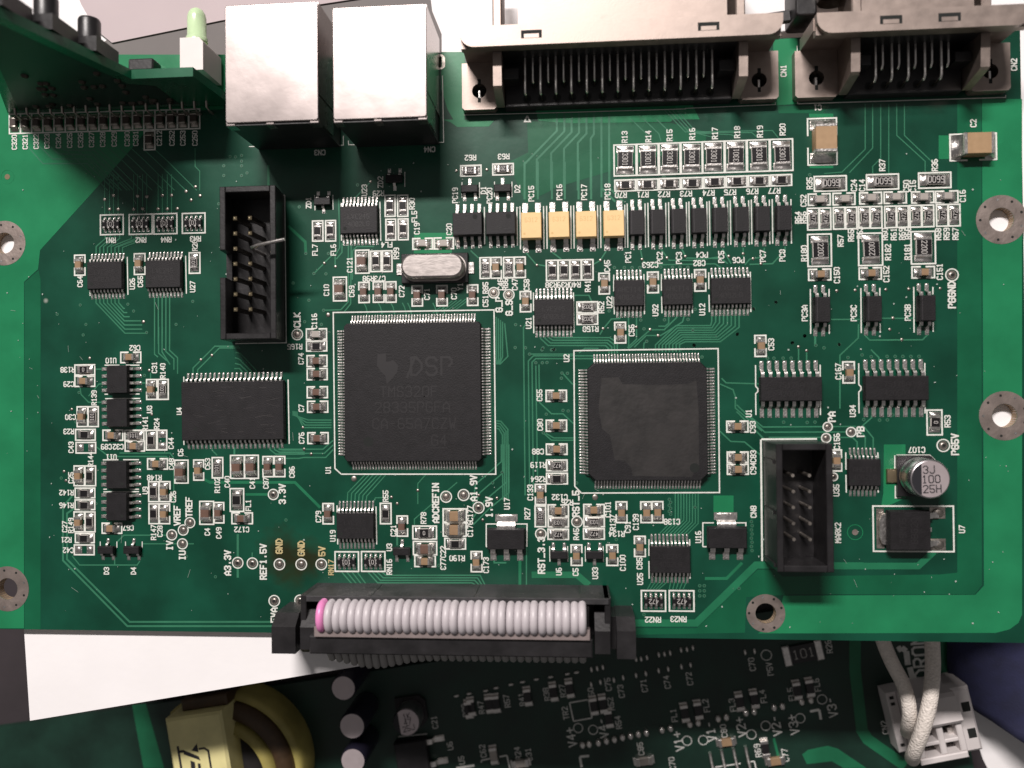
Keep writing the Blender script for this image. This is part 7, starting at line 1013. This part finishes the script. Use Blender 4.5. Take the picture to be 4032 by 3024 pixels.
# transformer with taped yellow bobbin
x, y, wx, wy = c['xf']
o = B('yellow_tape').box(-wx/2, wx/2, -wy/2, wy/2, 2, 14, .5).build('transformer', lo, (x, y, 0), label='yellow taped transformer with arrow symbol')
B('brown_coil').box(-wx*.32, wx*.5, wy/2, wy/2+2.2, 1, 11, .3).build('coil_former', o)
B('ferrite').box(-wx*.2, wx*.55, wy/2+2.2, wy/2+4.2, .5, 9, .3).build('core', o)
b = B('ink'); sy_ = c['sym']
for wd, q in sy_['lines']: b.strip(q, wd, 14.02)
for q in sy_['polys']: b.prism(q, None, 14.02)
b.build('printed_symbol', o)
x, y, R0 = c['coil']
o = B('ferrite').lathe([(R0*.57, 0), (R0*.55, 8.0), (R0*.05, 9)], n=48).build('inductor', lo, (x, y, 0), label='round wound inductor with yellow tape rings')
for ra, rb_, mt, h, nm in ((.57, .70, 'coil_tape', 10.5, 'tape_ring'), (.705, .905, 'brown_coil', 9.8, 'winding'), (.91, 1.0, 'coil_tape', 8.0, 'tape_ring')):
    pr = [(R0*ra, 0), (R0*ra, h-1.2), (R0*(ra*.75+rb_*.25), h), (R0*rb_, h-1.6), (R0*rb_, 0)]; b = B(mt); N = 40; aa = [math.radians(-80+205*k/N) for k in range(N+1)]
    vs = [(r*math.cos(a), r*math.sin(a), z) for a in aa for r, z in pr]
    b.add(vs, [(5*i+k, 5*i+5+k, 5*i+6+k, 5*i+1+k)[::-1] for i in range(N) for k in range(4)], True); b.add(vs, [tuple(range(5)), tuple(range(5*N, 5*N+5))[::-1]]); b.build(nm, o)
# terminal block
x, y, W_, H_ = c['tb']
tb = B('grey_plastic').box(-W_/2, W_/2, -H_/2, H_/2, 0, 5).build('terminal_block', lo, (x, y, 0), c['tbrot'], label='pale two way terminal block')
b = B('grey_plastic', 'slot_grey', 'hole')
b.profile_x([(H_/2, 5), (H_/2, 8.6), (H_/2-.5, 9.4), (H_/2-4.6, 10.5), (H_/2-5.3, 9.8), (H_/2-5.3, 5)], -W_/2, W_/2-2.2)
b.box(-W_/2, W_/2-2.2, -H_/2, -H_/2+1.2, 5, 9.2, .2)
for xa in (-W_/2, -1.4, 2.2): b.box(xa, xa+1.2, -H_/2+1.2, H_/2-5.31, 5, 9.0, .2)
b.box(-W_/2+1.2, 2.2, -H_/2+3.2, -H_/2+3.9, 5, 8.9, .15)
b.k = 2
for xa, xb in ((-W_/2+1.2, -1.4), (-.2, 2.2)): b.box(xa, xb, -H_/2+1.2, H_/2-5.31, 5.0, 5.3)
b.build('housing', tb)
b = B('grey_plastic', 'hole'); b.box(W_/2-2.2, W_/2+1.2, -H_/2, H_/2, 0, 7.6, .5); b.k = 1
for dy in (-2.6, 2.4): b.box(W_/2-.9, W_/2+.6, dy-.9, dy+.9, 7.2, 7.62)
b.build('side_wall', tb)
b = B('grey_plastic', 'hole'); b.box(-W_/2-2.0, -W_/2, -H_/2+.6, H_/2, 0, 4.2, .2); b.k = 1
for dy in (H_/2-1.0, H_/2-2.2, -H_/2+2.0): b.box(-W_/2-1.5, -W_/2-.7, dy-.3, dy+.3, 4.0, 4.22)
b.build('rail', tb)
for dx in (.6,): B('tin').box(1.2, 2.2, -2.2, -1.0, 5.3, 7.2, .1).build('clamp', tb)
# sleeved wires
for nm, pts, lab in c['wires']:
    P_ = [Vector(p) for p in pts]; Q = []
    for i in range(len(P_)-1):
        p0, p1, p2, p3 = P_[max(i-1, 0)], P_[i], P_[i+1], P_[min(i+2, len(P_)-1)]
        for k in range(6):
            t = k/6; Q.append(.5*((2*p1)+(p2-p0)*t+(2*p0-5*p1+4*p2-p3)*t*t+(3*p1-p0-3*p2+p3)*t**3))
    Q.append(P_[-1]); B('sleeve').tube([(q.x, q.y, q.z) for q in Q], [1.36]*(len(Q)-3)+[1.36, 1.25, 1.0], 16).build('sleeved_wire', None, label=lab, cat='wire', group='white sleeved wires into the terminal block')
# blue cloth and loose bits
q = D['CLOTH']; b = B('cloth_blue'); n = 14; vs = []; fs = []
for i in range(n+1):
    for k in range(n+1):
        u, v = i/n, k/n
        x = (1-u)*((1-v)*q[0][0]+v*q[3][0])+u*((1-v)*q[1][0]+v*q[2][0]); y = (1-u)*((1-v)*q[0][1]+v*q[3][1])+u*((1-v)*q[1][1]+v*q[2][1])
        bow = 2.2*math.sin(math.pi*v)*(1-u)
        vs.append((x-bow, y, 4.5+5*math.sin(u*2.6)+1.1*math.sin(u*9+v*3)-3.4*max(0, .15-u)/.15))
for i in range(n):
    for k in range(n): a = i*(n+1)+k; fs.append((a, a+n+1, a+n+2, a+1))
b.add(vs, fs, True); o = b.build('blue_cloth', None, label='dark blue cloth bunched beside the boards in the lower right corner', cat='cloth')
md = o.modifiers.new('solid', 'SOLIDIFY'); md.thickness = .0012; md.offset = -1
x, y = D['CLIP']; b = B('plastic_black'); b.rbox(-1.7, 1.7, -1.2, 12, 0, 6.5, .6, .3, 3); o = b.build('plastic_latch', None, (x, y, ZB-1.6), label='black plastic latch beside the short silver connector', cat='latch')
B('plastic_dust').box(-5.4, -1.71, -.4, 1.4, 2.5, 3.6, .1).build('tongue', o, rz=6)
